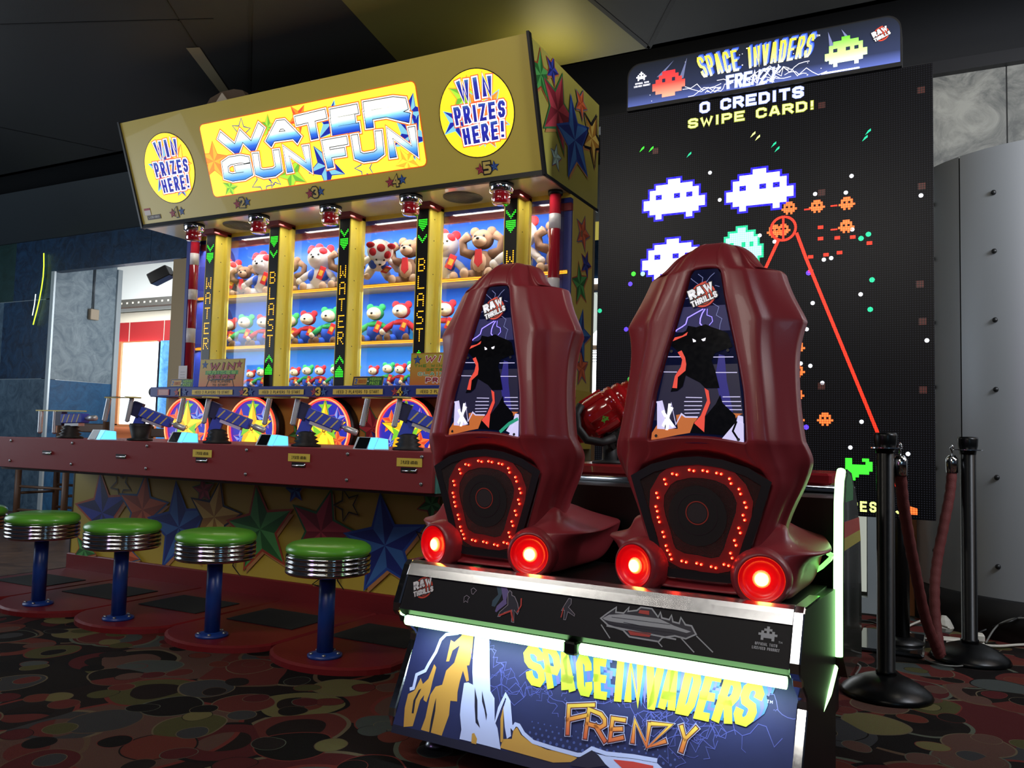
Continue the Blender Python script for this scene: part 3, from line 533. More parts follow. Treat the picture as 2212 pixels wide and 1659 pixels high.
# lower cabinet with printed stars
lf = frame((0, 3.626, 0), (1, 0, 0), (0, 0, 1))
lc = MB(PY); CL = [(XL, .035), (XR, .035), (XR, .700), (XL, .700)]; lc.T = lf.inverted(); lc.box(XL, XR, 3.628, 4.9, .03, .705, PY); lc.T = None
lc.rect(XL, .03, XL+.012, .705, .0004, BLK)
lc.clip = CL
LS = [('gold', -4.66, .60, -4.60, .68, 1), ('navy', -4.82, .407, -4.862, .66, 0), ('orange', -4.443, .45, -4.428, .67, 0), ('blue', -4.113, .363, -4.155, .62, 0), ('red', -3.92, .60, -3.96, .52, 0), ('gold', -3.82, .446, -3.787, .651, 0), ('green', -3.454, .40, -3.500, .643, 0), ('blue', -3.207, .633, -3.16, .585, 0), ('red', -3.01, .42, -2.952, .64, 0), ('gold', -2.838, .575, -2.871, .66, 1), ('blue', -2.58, .38, -2.619, .63, 0), ('green', -2.30, .61, -2.25, .68, 0), ('gold', -2.22, .36, -2.17, .55, 1), ('orange', -4.55, .16, -4.5, .27, 0), ('gold', -3.70, .16, -3.62, .27, 1), ('gold', -2.93, .16, -2.85, .25, 1), ('green', -4.95, .16, -4.9, .26, 0)]
z = .0008
for k, x, y, tx, ty, lineonly in LS:
    a = ink(k)
    if lineonly: star_line(lc, x, y, (tx, ty), .008, z, BLK); star_line(lc, x+.006, y-.008, (tx+.006, ty-.008), .006, z-.0002, PYD)
    else: star(lc, x, y, (tx, ty), a[0], a[1], a[2], z, sh=TAN)
    z += .0012
LCAB = bb_(lc, 'lower_cabinet', fr=lf)
# red skirt below and platform pads with anti-slip mats
k = MB(REDG); k.box(XL, XR, 3.605, 3.66, .0, .128, None, .006); bb_(k, 'kick_board')
MATB = M('antislip_mat', '101412', .9, bump=.4, bscale=500)
for x in LX:
    p = MB(REDG); pts = [(x-.312, 3.62), (x-.312, 2.93)]
    pts += [(x+.335*math.cos(a), 2.93+.28*math.sin(a)) for a in [PI+PI*i/18 for i in range(1, 18)]] + [(x+.312, 2.93), (x+.312, 3.62)]
    pts = [(min(max(q[0], x-.312), x+.312), q[1]) for q in pts]; po = [(x+(q[0]-x)*.97, q[1]+.012) for q in pts]
    p.loft([[(q[0], q[1], 0) for q in pts], [(q[0], q[1], .022) for q in pts], [(q[0], q[1], .03) for q in po]], None)
    o = bb_(p, 'stool_platform')
    q = MB(MATB); q.box(x-.21, x+.21, 3.08, 3.38, .0302, .034); bb_(q, 'grip_mat', o)
# counter
c = MB(REDB); c.box(XL, XR, 3.10, 3.14, .705, .887, None, .003); o = bb_(c, 'counter_front')
CH = M('chrome', 'd8dade', .12, 1.); BOLT = M('bolt_steel', 'a8acb0', .3, .9)
for i, x in enumerate([-4.63, -3.99, -3.375, -2.73, -2.095]):
    s = MB(BLK); s.box(x-.045, x+.035, 3.097, 3.101, .792, .815); s.tube([(x-.035, 3.094, .80), (x+.04, 3.094, .80), (x+.04, 3.094, .812)], .005, 6, CH); bb_(s, 'coin_return', o)
    if i >= 2:
        l = MB(M('label_yellow', 'd8c04e', .5)); ff = frame((x, 3.0965, .838), (1, 0, 0), (0, 0, 1)); l.rect(-.068, -.019, .068, .019, 0)
        text(l, ('2 PLAYER', '3 PLAYER', '2 PLAYER')[i-2]+' MINIMUM', -.045, -.008, .016, .0022, [(0, BLK, .0005)], fitw=.09); bb_(l, 'label_plate', o, ff)
for x in (-4.98, -4.41, -3.79, -3.07, -2.44, -2.03):
    for zz in (.745, .865): s = MB(BOLT); s.lathe([(.004, -.006), (.0085, -.004), (.0085, 0)], (x, 3.0995, zz), 10, None, 'y'); bb_(s, 'bolt', o)
c = MB(M('counter_underside', '3a1214', .6)); c.box(XL, XR, 3.14, 3.70, .69, .70); bb_(c, 'counter_bottom')
c = MB(REDB); c.box(XL, XR, 3.13, 4.40, .872, .886); bb_(c, 'counter_deck')
c = MB(M('teal_side', '4a8a84', .5)); c.box(XR-.015, XR+.012, 3.125, 4.38, .705, .884); c.box(XR-.004, XR+.013, 3.60, 4.96, .0, .705, PY); bb_(c, 'counter_side')
# back board of the shooting gallery
OR = M('gallery_orange', 'b07a34', .55, var=.1)
g = MB(OR); ff = frame((0, 4.36, 0), (1, 0, 0), (0, 0, 1)); g.rect(XL, .885, XR, 1.2, 0); g.T = ff.inverted(); g.box(XL, XR, 4.361, 4.42, .885, 1.2); g.T = None
z = .0006
for k, x, y, tx, ty in (('red', -5.02, .97, -4.98, 1.07), ('gold', -4.47, .95, -4.5, 1.0), ('red', -3.24, 1.0, -3.27, 1.13), ('navy', -3.2, .93, -3.25, .98), ('green', -3.86, .95, -3.9, 1.02), ('orange', -2.6, 1.0, -2.55, 1.1)):
    a = ink(k); star(g, x, y, (tx, ty), a[0], a[1], a[2], z); z += .001
bb_(g, 'gallery_backboard', fr=ff)
# five lit target wheels
NEON = M('neon_red', 'ff4a30', .3, emit=2.6, ecol='ff3420'); NEONC = M('neon_orange_core', 'ffb080', .3, emit=2.8, ecol='ff7848')
def E_(n, c, e): return M('lit_'+n, c, .4, emit=e)
WB, WY, WY2, WG, WO, WO2, WP = E_('wheel_blue', '2430b4', .75), E_('wheel_yellow', 'ffe030', 1.05), E_('wheel_amber', 'f0b418', .95), E_('wheel_green', '7ccc30', .8), E_('wheel_orange', 'f07838', .85), E_('wheel_rust', 'd84c28', .75), E_('wheel_pale', '7c9cf0', .8)
for x in LX:
    ff = frame((x, 4.27, .975), (1, 0, 0), (0, 0, 1)); wz = MB(WB); wz.T = Matrix.Rotation(PI/2, 4, 'X'); wz.T = None
    wz.lathe([(.222, -.075), (.222, -.002), (.2, 0)], (0, 0, 0), 40, BLK); wz.disc(0, 0, .2, .001, WB)
    for a, m1, m2, rr in ((150, WO, WO2, .075), (35, WP, WB, .08), (330, WO, WO2, .075), (215, WP, WB, .07)):
        cx_, cy_ = .125*math.cos(R(a)), .125*math.sin(R(a)); star(wz, cx_, cy_, (cx_, cy_+rr), m1, m2, WO, .0016, .02)
    wz.poly(star_pts(0, .15, .06, PI/2), .0028, WG)
    for sx in (-1, 1): wz.poly([(sx*.02, -.01), (sx*.10, .035), (sx*.085, -.01), (sx*.10, -.055)], .0046, WG); wz.poly([(sx*.07, 0), (sx*.16, .05), (sx*.15, .07), (sx*.06, .02)], .0034, WY2)
    P = star_pts(0, 0, .185, PI/2, .40); wz.poly([(q[0]*1.05, q[1]*1.05) for q in P], .0036, M('wheel_line', '1c5a30', .5))
    for k in range(10): wz.poly([(0, 0), P[k], P[(k+1) % 10]], .004, WY if k % 2 == 0 else WY2)
    wz.poly([(-.03, -.03), (.03, -.03), (.045, -.2), (-.045, -.2)], .0042, WY); wz.ring(0, 0, .008, .014, .0055, M('wheel_hub', '8a3018', .5))
    o = bb_(wz, 'target_wheel', fr=ff); n = MB(NEON); R0 = .207
    ring = [(R0*math.cos(2*PI*k/40), R0*math.sin(2*PI*k/40), .008) for k in range(41)]; n.tube(ring, .0115, 8)
    n.tube([(q[0], q[1], .019) for q in ring], .0045, 6, NEONC); n.build('neon_ring', o)
# blue ledge in front of the prizes
lg = MB(BLU); ff = frame((0, 4.195, 1.19), (1, 0, 0), (0, 0, 1)); lg.T = ff.inverted(); lg.box(XL-.006, XR, 4.197, 4.45, 1.19, 1.262, None, .004); lg.T = None
for i, x in enumerate(LX):
    r_ = ink('red'); b_ = ink('blue'); star(lg, x-.035, .032, (x-.035, .062), r_[0], r_[1], BLK, .002, .03); star(lg, x+.045, .032, (x+.045, .062), b_[0], b_[1], BLK, .002, .03)
    glyph(lg, str(i+1), ((x-.022, .062), (x+.022, .062), (x+.022, .008), (x-.022, .008)), .014, [(.008, BLK, .0035), (0, M('numeral_gold', 'd8b838', .5), .004)])
    x0, x1 = x+.12, x+.51
    if i < 4: lg.rect(x0, .016, x1, .05, .002, MATS['label_yellow']); text(lg, 'NEED 2 PLAYERS TO START', x0+.03, .022, .02, .0032, [(0, BLK, .0026)], fitw=.33)
lg.rect(-5.05, .012, -4.93, .055, .002, M('label_red', 'a83038', .5))
for k in range(4): lg.rect(-5.04, .017+k*.01, -4.94, .021+k*.01, .0025, WHT)
o = bb_(lg, 'ledge', fr=ff); tb = MB(BLU); tb.cyl((XL-.10, 4.30, 1.232), .034, .12, 20, None, 'x'); tb.cyl((XL-.104, 4.30, 1.232), .036, .02, 20, BLK, 'x'); bb_(tb, 'ledge_tube', o)
# columns with dot-matrix strips
F5 = {'W': ('10001', '10001', '10001', '10101', '10101', '11011', '10001'), 'A': ('01110', '10001', '10001', '11111', '10001', '10001', '10001'), 'T': ('11111', '00100', '00100', '00100', '00100', '00100', '00100'), 'E': ('11111', '10000', '10000', '11110', '10000', '10000', '11111'), 'R': ('11110', '10001', '10001', '11110', '10100', '10010', '10001'), 'B': ('11110', '10001', '10001', '11110', '10001', '10001', '11110'), 'L': ('10000', '10000', '10000', '10000', '10000', '10000', '11111'), 'S': ('01111', '10000', '10000', '01110', '00001', '00001', '11110')}
DOWN = ('1111111', '1111111', '1111111', '1111111', '0111110', '0011100', '0001000'); VEE = ('1000001', '1100011', '0110110', '0011100', '0001000')
AMB = M('led_amber', 'ffb020', .4, emit=2.6, ecol='ffa818'); GRN = M('led_green', '40ff30', .4, emit=1.9, ecol='30f028')
LEDB = M('led_strip_black', '0a0806', .35, emit=.001, ecol='705030')
def dots(mb, bm, cx, cy, px, py, r, mat, z=.001):
    h = len(bm); wd_ = len(bm[0])
    for j, row in enumerate(bm):
        for i, ch in enumerate(row):
            if ch == '1': mb.disc(cx+(i-(wd_-1)/2)*px, cy-(j-(h-1)/2)*py, r, z, mat, 6)
for i, x in enumerate(LX):
    c = MB(YELB); c.box(x-.078, x+.022, 4.435, 4.54, 1.262, 2.44); c.box(x+.022, x+.05, 4.52, 4.56, 1.262, 2.44); c.box(x-.106, x-.078, 4.52, 4.56, 1.262, 2.44)
    for zz in (1.36, 1.55, 1.8, 2.0, 2.22, 2.36): c.cyl((x+.0221, 4.49, zz), .004, .001, 6, BLK, 'x')
    o = bb_(c, 'display_column'); l = MB(LEDB); ff = frame((x-.028, 4.431, 0), (1, 0, 0), (0, 0, 1)); l.T = ff.inverted(); l.box(x-.07, x+.012, 4.431, 4.436, 1.265, 2.44); l.T = None
    wd = 'WATER' if i % 2 == 0 else 'BLAST'
    for k, chh in enumerate(wd): dots(l, F5[chh], 0, 2.055-k*.1135, .0108, .0128, .0044, AMB)
    for a, b_, bm in ((2.31, 2.235, 0), (2.25, 2.33, 1)) if False else (((2.315, 2.225, 0),) if i % 2 else ((2.245, 2.32, 0),)):
        dots(l, DOWN, 0, a, .0098, .0115, .0042, GRN); dots(l, VEE, 0, b_, .0098, .0115, .0042, GRN)
    dots(l, DOWN[::-1], 0, 1.375 if i % 2 == 0 else 1.40, .0098, .0115, .0042, GRN); dots(l, VEE[::-1], 0, 1.455 if i % 2 == 0 else 1.475, .0098, .0115, .0042, GRN)
    bb_(l, 'led_strip', o, ff); cp = MB(REDB); cp.box(x-.105, x+.05, 4.385, 4.56, 2.418, 2.456, None, .003); bb_(cp, 'column_cap', o)
# prize shelves, blue coved backs
YGLOW = M('shelf_edge_yellow', 'ffc848', .4, emit=1.5, ecol='ffb428'); OGLOW = M('shelf_edge_orange', 'ff6a28', .4, emit=1.2, ecol='ff5a20'); SHT = M('shelf_tan', '9a7e50', .5)
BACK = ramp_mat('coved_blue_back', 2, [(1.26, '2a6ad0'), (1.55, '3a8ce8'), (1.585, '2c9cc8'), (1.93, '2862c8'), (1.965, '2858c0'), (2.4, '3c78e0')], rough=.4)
for zz in (1.575, 1.965):
    s = MB(SHT); s.box(XL+.02, XR-.02, 4.575, 4.93, zz, zz+.02); o = bb_(s, 'prize_shelf'); e = MB(YGLOW); e.box(XL+.02, XR-.02, 4.565, 4.575, zz-.004, zz+.012); e.box(XL+.02, XR-.02, 4.562, 4.566, zz+.001, zz+.0055, OGLOW); bb_(e, 'edge_light', o)
s = MB(SHT); s.box(XL+.02, XR-.02, 4.45, 4.93, 1.25, 1.27); bb_(s, 'prize_shelf')
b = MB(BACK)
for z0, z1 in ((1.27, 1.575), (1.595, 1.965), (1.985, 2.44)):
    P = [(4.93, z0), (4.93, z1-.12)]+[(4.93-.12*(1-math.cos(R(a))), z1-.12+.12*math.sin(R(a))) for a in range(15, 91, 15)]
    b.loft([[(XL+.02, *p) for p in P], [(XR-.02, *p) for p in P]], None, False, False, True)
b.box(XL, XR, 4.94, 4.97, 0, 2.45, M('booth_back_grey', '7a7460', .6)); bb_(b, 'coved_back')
h = MB(YELB); h.box(XL, XR, 4.56, 4.60, 2.425, 2.455); h.box(XL, XR, 4.565, 4.60, 2.395, 2.425, BLU); h.box(XL, XR, 4.57, 4.60, 2.35, 2.395, REDB); bb_(h, 'header_bands')
# clear front pane
g = MB(M('clear_pane', 'ffffff', .03, trans=1., spec=.04)); g.box(XL+.04, XR-.04, 4.548, 4.551, 1.27, 2.42); bb_(g, 'front_pane')
# side walls
ff = frame((XR, 0, 0), (0, 1, 0), (0, 0, 1)); sd = MB(YEL); sd.T = ff.inverted(); sd.box(XR-.03, XR, 4.60, 4.93, 1.26, 2.46); sd.box(XR-.035, XR+.004, 4.50, 4.955, .9, 1.262, PY); sd.box(XR-.08, XR-.002, 4.585, 4.60, 1.262, 2.455, BLU); sd.T = None; sd.clip = [(4.6, 1.263), (4.93, 1.263), (4.93, 2.455), (4.6, 2.455)]
for k, x, y, tx, ty in (('orange', 4.76, 2.25, 4.79, 2.36), ('navy', 4.821, 2.064, 4.846, 2.15), ('green', 4.73, 1.92, 4.70, 2.05), ('blue', 4.75, 1.60, 4.784, 1.76), ('orange', 4.78, 1.40, 4.766, 1.51)):
    a = ink(k); star(sd, x, y, (tx, ty), a[0], a[1], a[2], .0012, sh=TAN)
sd.clip = None; a = ink('navy'); star(sd, 4.62, 1.17, (4.60, 1.25), a[0], a[1], a[2], .0052)
bb_(sd, 'side_wall', fr=ff)
sd = MB(BLU); sd.box(XL-.0, XL+.03, 4.46, 4.95, 1.262, 2.455); bb_(sd, 'side_wall')
PIL = M('pillar_red_gloss', '9a1c2c', .15, coat=.6)
for x in (-2.05, -5.09):
    p = MB(PIL); p.cyl((x, 4.50, 1.262), .036, 1.18); 
    for zz in ((2.22, 2.31), (1.95, 2.03) if x < -3 else (1.83, 1.92), (1.62, 1.73)):
        p.cyl((x, 4.50, zz[0]), .0368, zz[1]-zz[0], 20, M('pillar_white', 'dcd8dc', .3))
    p.lathe([(.045, 2.43), (.045, 2.455)], (x, 4.50, 0), 20, BLK); bb_(p, 'striped_pillar')
# canopy with lit signs
cn = MB(YEL); A = (-5.275, -1.98); prof = [(3.93, 3.165), (5.01, 3.165), (5.01, 2.455), (4.18, 2.455)]
sgf = frame((-5.24, 4.18, 2.455), (1, 0, 0), (0, -.25, .71)); SGY = .7527
cn.prism(prof, A[0], A[1], 'yz', YEL); cn.add([(A[0], 4.18, 2.454), (A[1], 4.18, 2.454), (A[1], 4.60, 2.454), (A[0], 4.60, 2.454)], [(0, 3, 2, 1)], M('canopy_soffit', 'ded9b0', .3, coat=.4))
cn.box(A[0]-.012, A[1]+.012, 4.165, 4.19, 2.447, 2.475, BLK)
cn.loft([[(x, 3.915, 3.17), (x, 3.95, 3.17), (x, 4.2, 2.447), (x, 4.165, 2.447)] for x in (A[1]-.002, A[1]+.014)], BLK); cn.loft([[(x, 3.915, 3.17), (x, 3.95, 3.17), (x, 4.2, 2.447), (x, 4.165, 2.447)] for x in (A[0]-.014, A[0]+.002)], BLK)
cn.box(A[1]-.002, A[1]+.008, 4.18, 5.01, 2.445, 2.465, BLK)
CAN = bb_(cn, 'canopy')
SY, SO, SG_, SGD, SBL, SBD, SW_, SOL = E_('sign_yellow', 'ffe63c', 1.12), E_('sign_orange', 'ff8a2c', 1.0), E_('sign_green', 'a8e038', .95), E_('sign_green_dark', '6cb838', .85), E_('sign_sky', '7cc4dc', .9), E_('sign_navy', '1c2cb0', .6), E_('sign_white', 'ffffff', 1.25), E_('sign_outline', 'f07820', .9)
sg = MB(SY); x0, x1, y0, y1, cr_ = .733, 2.50, .143, .628, .03
rr_ = [(cx_+cr_*math.cos(a), cy_+cr_*math.sin(a)) for cx_, cy_, a0 in ((x1-cr_, y1-cr_, 0), (x0+cr_, y1-cr_, 90), (x0+cr_, y0+cr_, 180), (x1-cr_, y0+cr_, 270)) for a in [R(a0+t) for t in (0, 30, 60, 90)]]
sg.poly(rr_, .003, SY); sg.stroke(rr_, .012, .0025, E_('sign_rim', 'e06018', .5), True); sg.clip = rr_
for k, (x, y, tx, ty, m1, m2, ml) in enumerate(((.80, .38, .93, .40, SO, E_('sign_amber', 'ffb030', 1.), SOL), (.90, .19, .92, .26, SG_, SGD, SO), (1.60, .55, 1.66, .62, E_('sign_red', 'f05030', .85), SO, SO), (1.33, .53, 1.35, .61, SG_, SGD, SOL), (1.75, .23, 1.68, .36, SBD, SBL, SBD), (2.42, .33, 2.5, .45, SBL, SBD, SBL), (2.44, .46, 2.48, .56, SBD, SBL, SBD), (2.37, .18, 2.33, .26, MATS['lit_sign_amber'], SY, SO), (1.85, .48, 1.9, .61, SBD, SBL, SBL), (1.46, .22, 1.56, .30, SG_, SGD, SOL))):
    star(sg, x, y, (tx, ty), m1, m2, ml, .0036+k*.0001, .03)
for x, y, tx, ty in ((1.10, .54, 1.12, .62), (1.2, .2, 1.1, .17), (2.05, .18, 2.12, .22), (1.3, .21, 1.35, .16)): star_line(sg, x, y, (tx, ty), .006, .0046, SBD)
WG1 = ramp_mat('water_letter_fill', 1, [(.41, '1434b8'), (.436, '2a6cd8'), (.465, '8cd0f0'), (.49, 'f0f6ea'), (.56, 'fbfae8')], .95); WG2 = ramp_mat('gun_letter_fill', 1, [(.215, '2456c0'), (.25, '54a0e0'), (.285, 'b8e0f4'), (.315, 'f6faf4'), (.39, 'fbfae8')], .97)
def sign_letters(data, fill, wd, zz):
    for ch, q in data:
        q = [(a/1000, b/1000) for a, b in q]; ly = ((.036, SOL, zz), (.022, SW_, zz+.0004), (.009, M('sign_hairline', '101820', .5), zz+.0008), (0., fill, zz+.0012))
        glyph(sg, ch, q, wd, ly)
sign_letters([('W', ((868, 552), (1311, 566), (1258, 399), (940, 405))), ('A', ((1340, 560), (1560, 550), (1600, 402), (1285, 412))), ('T', ((1560, 560), (1831, 569), (1800, 406), (1600, 403))), ('E', ((1858, 562), (2074, 562), (2060, 400), (1845, 405))), ('R', ((2118, 567), (2420, 560), (2440, 410), (2108, 410)))], WG1, .052, .0052)
sign_letters([('G', ((880, 387), (1121, 385), (1129, 228), (864, 232))), ('U', ((1164, 386), (1391, 383), (1385, 218), (1153, 224))), ('N', ((1427, 388), (1641, 385), (1638, 212), (1429, 218))), ('F', ((1753, 387), (1959, 387), (1932, 211), (1766, 214))), ('U', ((1989, 390), (2219, 388), (2206, 219), (1989, 221))), ('N', ((2253, 386), (2459, 386), (2460, 208), (2250, 206)))], WG2, .046, .0072)
text(sg, 'TM', 2.45, .165, .012, .002, [(0, SOL, .004)])
bb_(sg, 'lit_sign_panel', CAN, sgf)
for cx_, lines, cmp_ in ((.361, 0, 0), (2.882, 1, 0)):
    b = MB(SY); r0 = .242; b.ring(cx_, .386, r0-.002, r0+.006, .0015, BLK); b.disc(cx_, .386, r0, .003, E_('badge_yellow', 'ffd828', 1.0), 56)
    D1 = [(-.06, .10, -.03, .21, SG_, SGD, SO), (.05, -.02, .16, .10, SO, E_('badge_amber', 'ffa838', .9), SBL), (-.13, -.03, -.21, .04, SBL, SBD, SBL), (.06, -.12, .1, -.2, SO, SOL, SBL)] if lines else [(-.04, -.02, -.19, .05, SBL, SBD, SBL), (.10, .03, .16, .14, SO, SY, SOL), (.08, -.15, .11, -.21, SBL, SBD, SOL), (.0, .12, .01, .19, SBL, SBL, SO)]
    b.clip = [(cx_+r0*math.cos(2*PI*q_/40), .386+r0*math.sin(2*PI*q_/40)) for q_ in range(40)]
    for q, (x, y, tx, ty, m1, m2, ml) in enumerate(D1): star(b, cx_+x, .386+y, (cx_+tx, .386+ty), m1, m2, ml, .0036+q*.0007, .04)
    BF = [ramp_mat('badge_fill_%d' % q, 1, [(a, '2020a0'), (a+.085, '2834b0'), (a+.12, '5090c0')], .6) for q, a in enumerate((.468, .335, .225))]
    Q = [((-.105, .20), (.13, .195), (.120, .075), (-.09, .07)), ((-.145, .055), (.195, .045), (.185, -.045), (-.14, -.05)), ((-.105, -.07), (.175, -.055), (.165, -.16), (-.10, -.165))]
    for q, (tx, quad) in enumerate(zip(('WIN', 'PRIZES', 'HERE!'), Q)):
        text(b, tx, 0, 0, .1, .027 if tx == 'WIN' else .020, [(.026, E_('badge_red', 'f0582c', .85), .0062), (.015, SW_, .0066), (0, BF[q], .0072)], cw=.55, gap=.20, quad=[(cx_+u, .386+v) for u, v in quad])
    bb_(b, 'round_badge', CAN, sgf)
for i, x in enumerate((.343, .977, 1.622, 2.262, 2.907)):
    b = MB(YEL); r_ = ink('red'); b_ = ink('blue'); star(b, x-.045, .074, (x-.045, .108), r_[0], r_[1], BLK, .003, .05); star(b, x+.048, .08, (x+.048, .112), b_[0], b_[1], BLK, .003, .05)
    glyph(b, str(i+1), ((x-.024, .112), (x+.026, .112), (x+.026, .045), (x-.024, .045)), .016, [(.014, BLK, .0046), (0, M('numeral_cream', 'c8b05c', .5), .005)]); bb_(b, 'lane_number', CAN, sgf)
b = MB(M('sticker_white', 'd8d0cc', .5)); b.rect(.012, .085, .075, .135, .003); b.rect(.012, .12, .075, .135, .0035, MATS['label_red']); b.rect(.03, .05, .17, .082, .003, M('sticker_brown', '4a3c34', .5)); text(b, 'LICENSED', .045, .06, .014, .002, [(0, WHT, .0036)], fitw=.11); bb_(b, 'sticker', CAN, sgf)
# starry canopy side
ff = frame((A[1]+.0005, 0, 0), (0, 1, 0), (0, 0, 1)); sd = MB(YEL); CS = M('canopy_side_print', 'a8a04c', .35, coat=.3, var=.1, vscale=2.); z = .0004
sd.poly([(3.95, 3.163), (4.2, 2.458), (5.008, 2.458), (5.008, 3.163)], z, CS); sd.clip = [(3.95, 3.163), (4.2, 2.458), (5.008, 2.458), (5.008, 3.163)]
for k, x, y, tx, ty in (('pale', 4.338, 2.60, 4.343, 2.677), ('gold', 4.885, 2.90, 4.95, 3.07), ('green', 4.10, 3.0, 4.085, 3.14), ('navy', 4.25, 3.09, 4.171, 3.135), ('red', 4.34, 2.88, 4.39, 3.11), ('blue', 4.597, 2.79, 4.524, 3.03), ('orange', 4.68, 3.05, 4.71, 3.145)):
    z += .0012; a = ink(k); star(sd, x, y, (tx, ty), a[0], a[1], a[2], z, sh=TAN)
star_line(sd, 4.885, 2.90, (4.95, 3.07), .012, z+.002, BLK); bb_(sd, 'side_artwork', CAN, ff)
# beacons and speaker grilles under the canopy
RDOME = M('beacon_red_plastic', 'a01420', .12, trans=.35, coat=.5)
for x in LX:
    o = root_b = MB(CH); o.lathe([(.068, 0), (.07, -.008), (.07, -.05), (.056, -.056)], (x, 4.17+.075, 2.452), 28); o.lathe([(.073, -.001), (.073, -.02)], (x, 4.245, 2.452), 28, BLK)
    o = bb_(o, 'beacon_lamp', fr=Matrix.Identity(4)); d = MB(RDOME); d.lathe([(.050, -.05), (.055, -.054), (.054, -.112), (.046, -.122), (.01, -.124)], (x, 4.245, 2.452), 28); d.cyl((x, 4.245, 2.33), .02, .06, 10, M('beacon_bulb', 'd05040', .3)); bb_(d, 'red_dome', o)
for x in (-4.52, -2.64):
    g = MB(M('grille_grey', '8c8c80', .5, .3)); g.lathe([(.125, 2.4495), (.125, 2.453)], (x, 4.40, 0), 32)
    for i in range(-9, 10):
        L_ = math.sqrt(max(0, .118**2-(i*.012)**2)); g.box(x-L_, x+L_, 4.40+i*.012-.002, 4.40+i*.012+.002, 2.4488, 2.4496, M('grille_slot', '4a4a44', .6))
    bb_(g, 'speaker_grille')
# water guns
NAV = M('gun_navy', '3448b4', .35); GAL = M('gun_galvanised', 'c8ccd0', .35, .6); GOLD = M('gun_gold_bar', 'c8b868', .4, .2); RUB = M('rubber_boot', '0e0e10', .6)
for i, (x, yaw, pitch) in enumerate(zip((-4.78, -4.15, -3.53, -2.90, -2.27), (-8, 38, 36, 37, 38), (2, -20, -20, -20, -20))):
    T = Matrix.Translation((x, 3.34, .887)); g = MB(RUB); g.T = T
    if i == 1: g.lathe([(.07, 0), (.07, .012), (.045, .016), (.062, .085), (.06, .10), (.02, .10)], seg=20)
    else: g.lathe([(.075, 0), (.075, .01), (.05, .018), (.065, .028), (.045, .038), (.058, .048), (.038, .058), (.05, .068), (.03, .078), (.02, .08)], seg=20)
    o = bb_(g, 'water_gun'); H = T @ Matrix.Translation((0, 0, .15 if i else .125)) @ Matrix.Rotation(R(90-yaw) if i else R(88), 4, 'Z').inverted().inverted()
    # gun local axis: +x = muzzle direction
    H = T @ Matrix.Translation((0, 0, .145 if i else .12)) @ Matrix.Rotation(R(90-yaw-48) if i else R(4), 4, 'Z') @ Matrix.Rotation(R(-pitch), 4, 'Y')
    if i: H = T @ Matrix.Translation((.02, 0, .165)) @ Matrix.Rotation(R(28), 4, 'Z') @ Matrix.Rotation(R(-pitch), 4, 'Y')
    b = MB(NAV); b.T = H; X0_ = -.06 if i == 0 else -.015; b.box(X0_, X0_+.185, -.03, .03, -.028, .03, None, .004); b.box(X0_-.055, X0_, -.02, .02, -.04, .045, M('gun_dark_navy', '161c44', .4)); b.box(-.03, .03, -.012, .012, -.12, -.028)
    for k in range(4):
        xx = X0_+.012+k*.042; b.add([(xx, -.0305, -.024), (xx+.008, -.0305, -.024), (xx+.03, -.0305, .026), (xx+.022, -.0305, .026)], [(0, 1, 2, 3)], GOLD)
        b.add([(xx, -.03, .0305), (xx+.008, -.03, .0305), (xx+.022, .03, .0305), (xx+.014, .03, .0305)], [(0, 1, 2, 3)], GOLD)
    bb_(b, 'gun_body', o)
    b = MB(GAL); b.T = H; b.cyl((X0_+.185, 0, .0), .009, .03, 12, None, 'x'); b.lathe([(.009, X0_+.205), (.017, X0_+.21), (.017, X0_+.27), (.013, X0_+.275)], seg=14, axis='x'); b.box(X0_+.03, X0_+.15, -.022, .022, -.046, -.028); bb_(b, 'nozzle', o)
    HB = H @ Matrix.Rotation(R(pitch), 4, 'Y') if i == 0 else T @ Matrix.Translation((.025, -.055, .17)) @ Matrix.Rotation(R(4), 4, 'Z')
    b = MB(GOLD); b.T = HB; xs = (-.31, .12) if i == 0 else (-.25, -.02); hz = .045 if i == 0 else .075
    b.box(xs[0], xs[1], -.008, .008, hz, hz+.007); 
    if i: b.lathe([(.045, hz+.0), (.045, hz+.008)], (-.03, 0, 0), 20); b.add([(-.25, -.012, hz+.01), (-.05, -.03, hz+.01), (-.03, .04, hz+.0105), (-.25, .012, hz+.01)], [(0, 1, 2, 3)])
    bb_(b, 'top_bar', o)
    for hx in ((-.27, -.14) if i == 0 else (-.22, -.04)):
        b = MB(GAL); b.T = HB @ Matrix.Translation((hx, 0, hz)) @ Matrix.Rotation(R(0 if i == 0 else 12), 4, 'Y')
        pr = [(.012, 0)]
        for k in range(16): pr += [(.0155, -.004-k*.0085), (.0125, -.0085-k*.0085)]
        b.lathe(pr+[(.006, -.142)], seg=12); bb_(b, 'grip_handle', o)
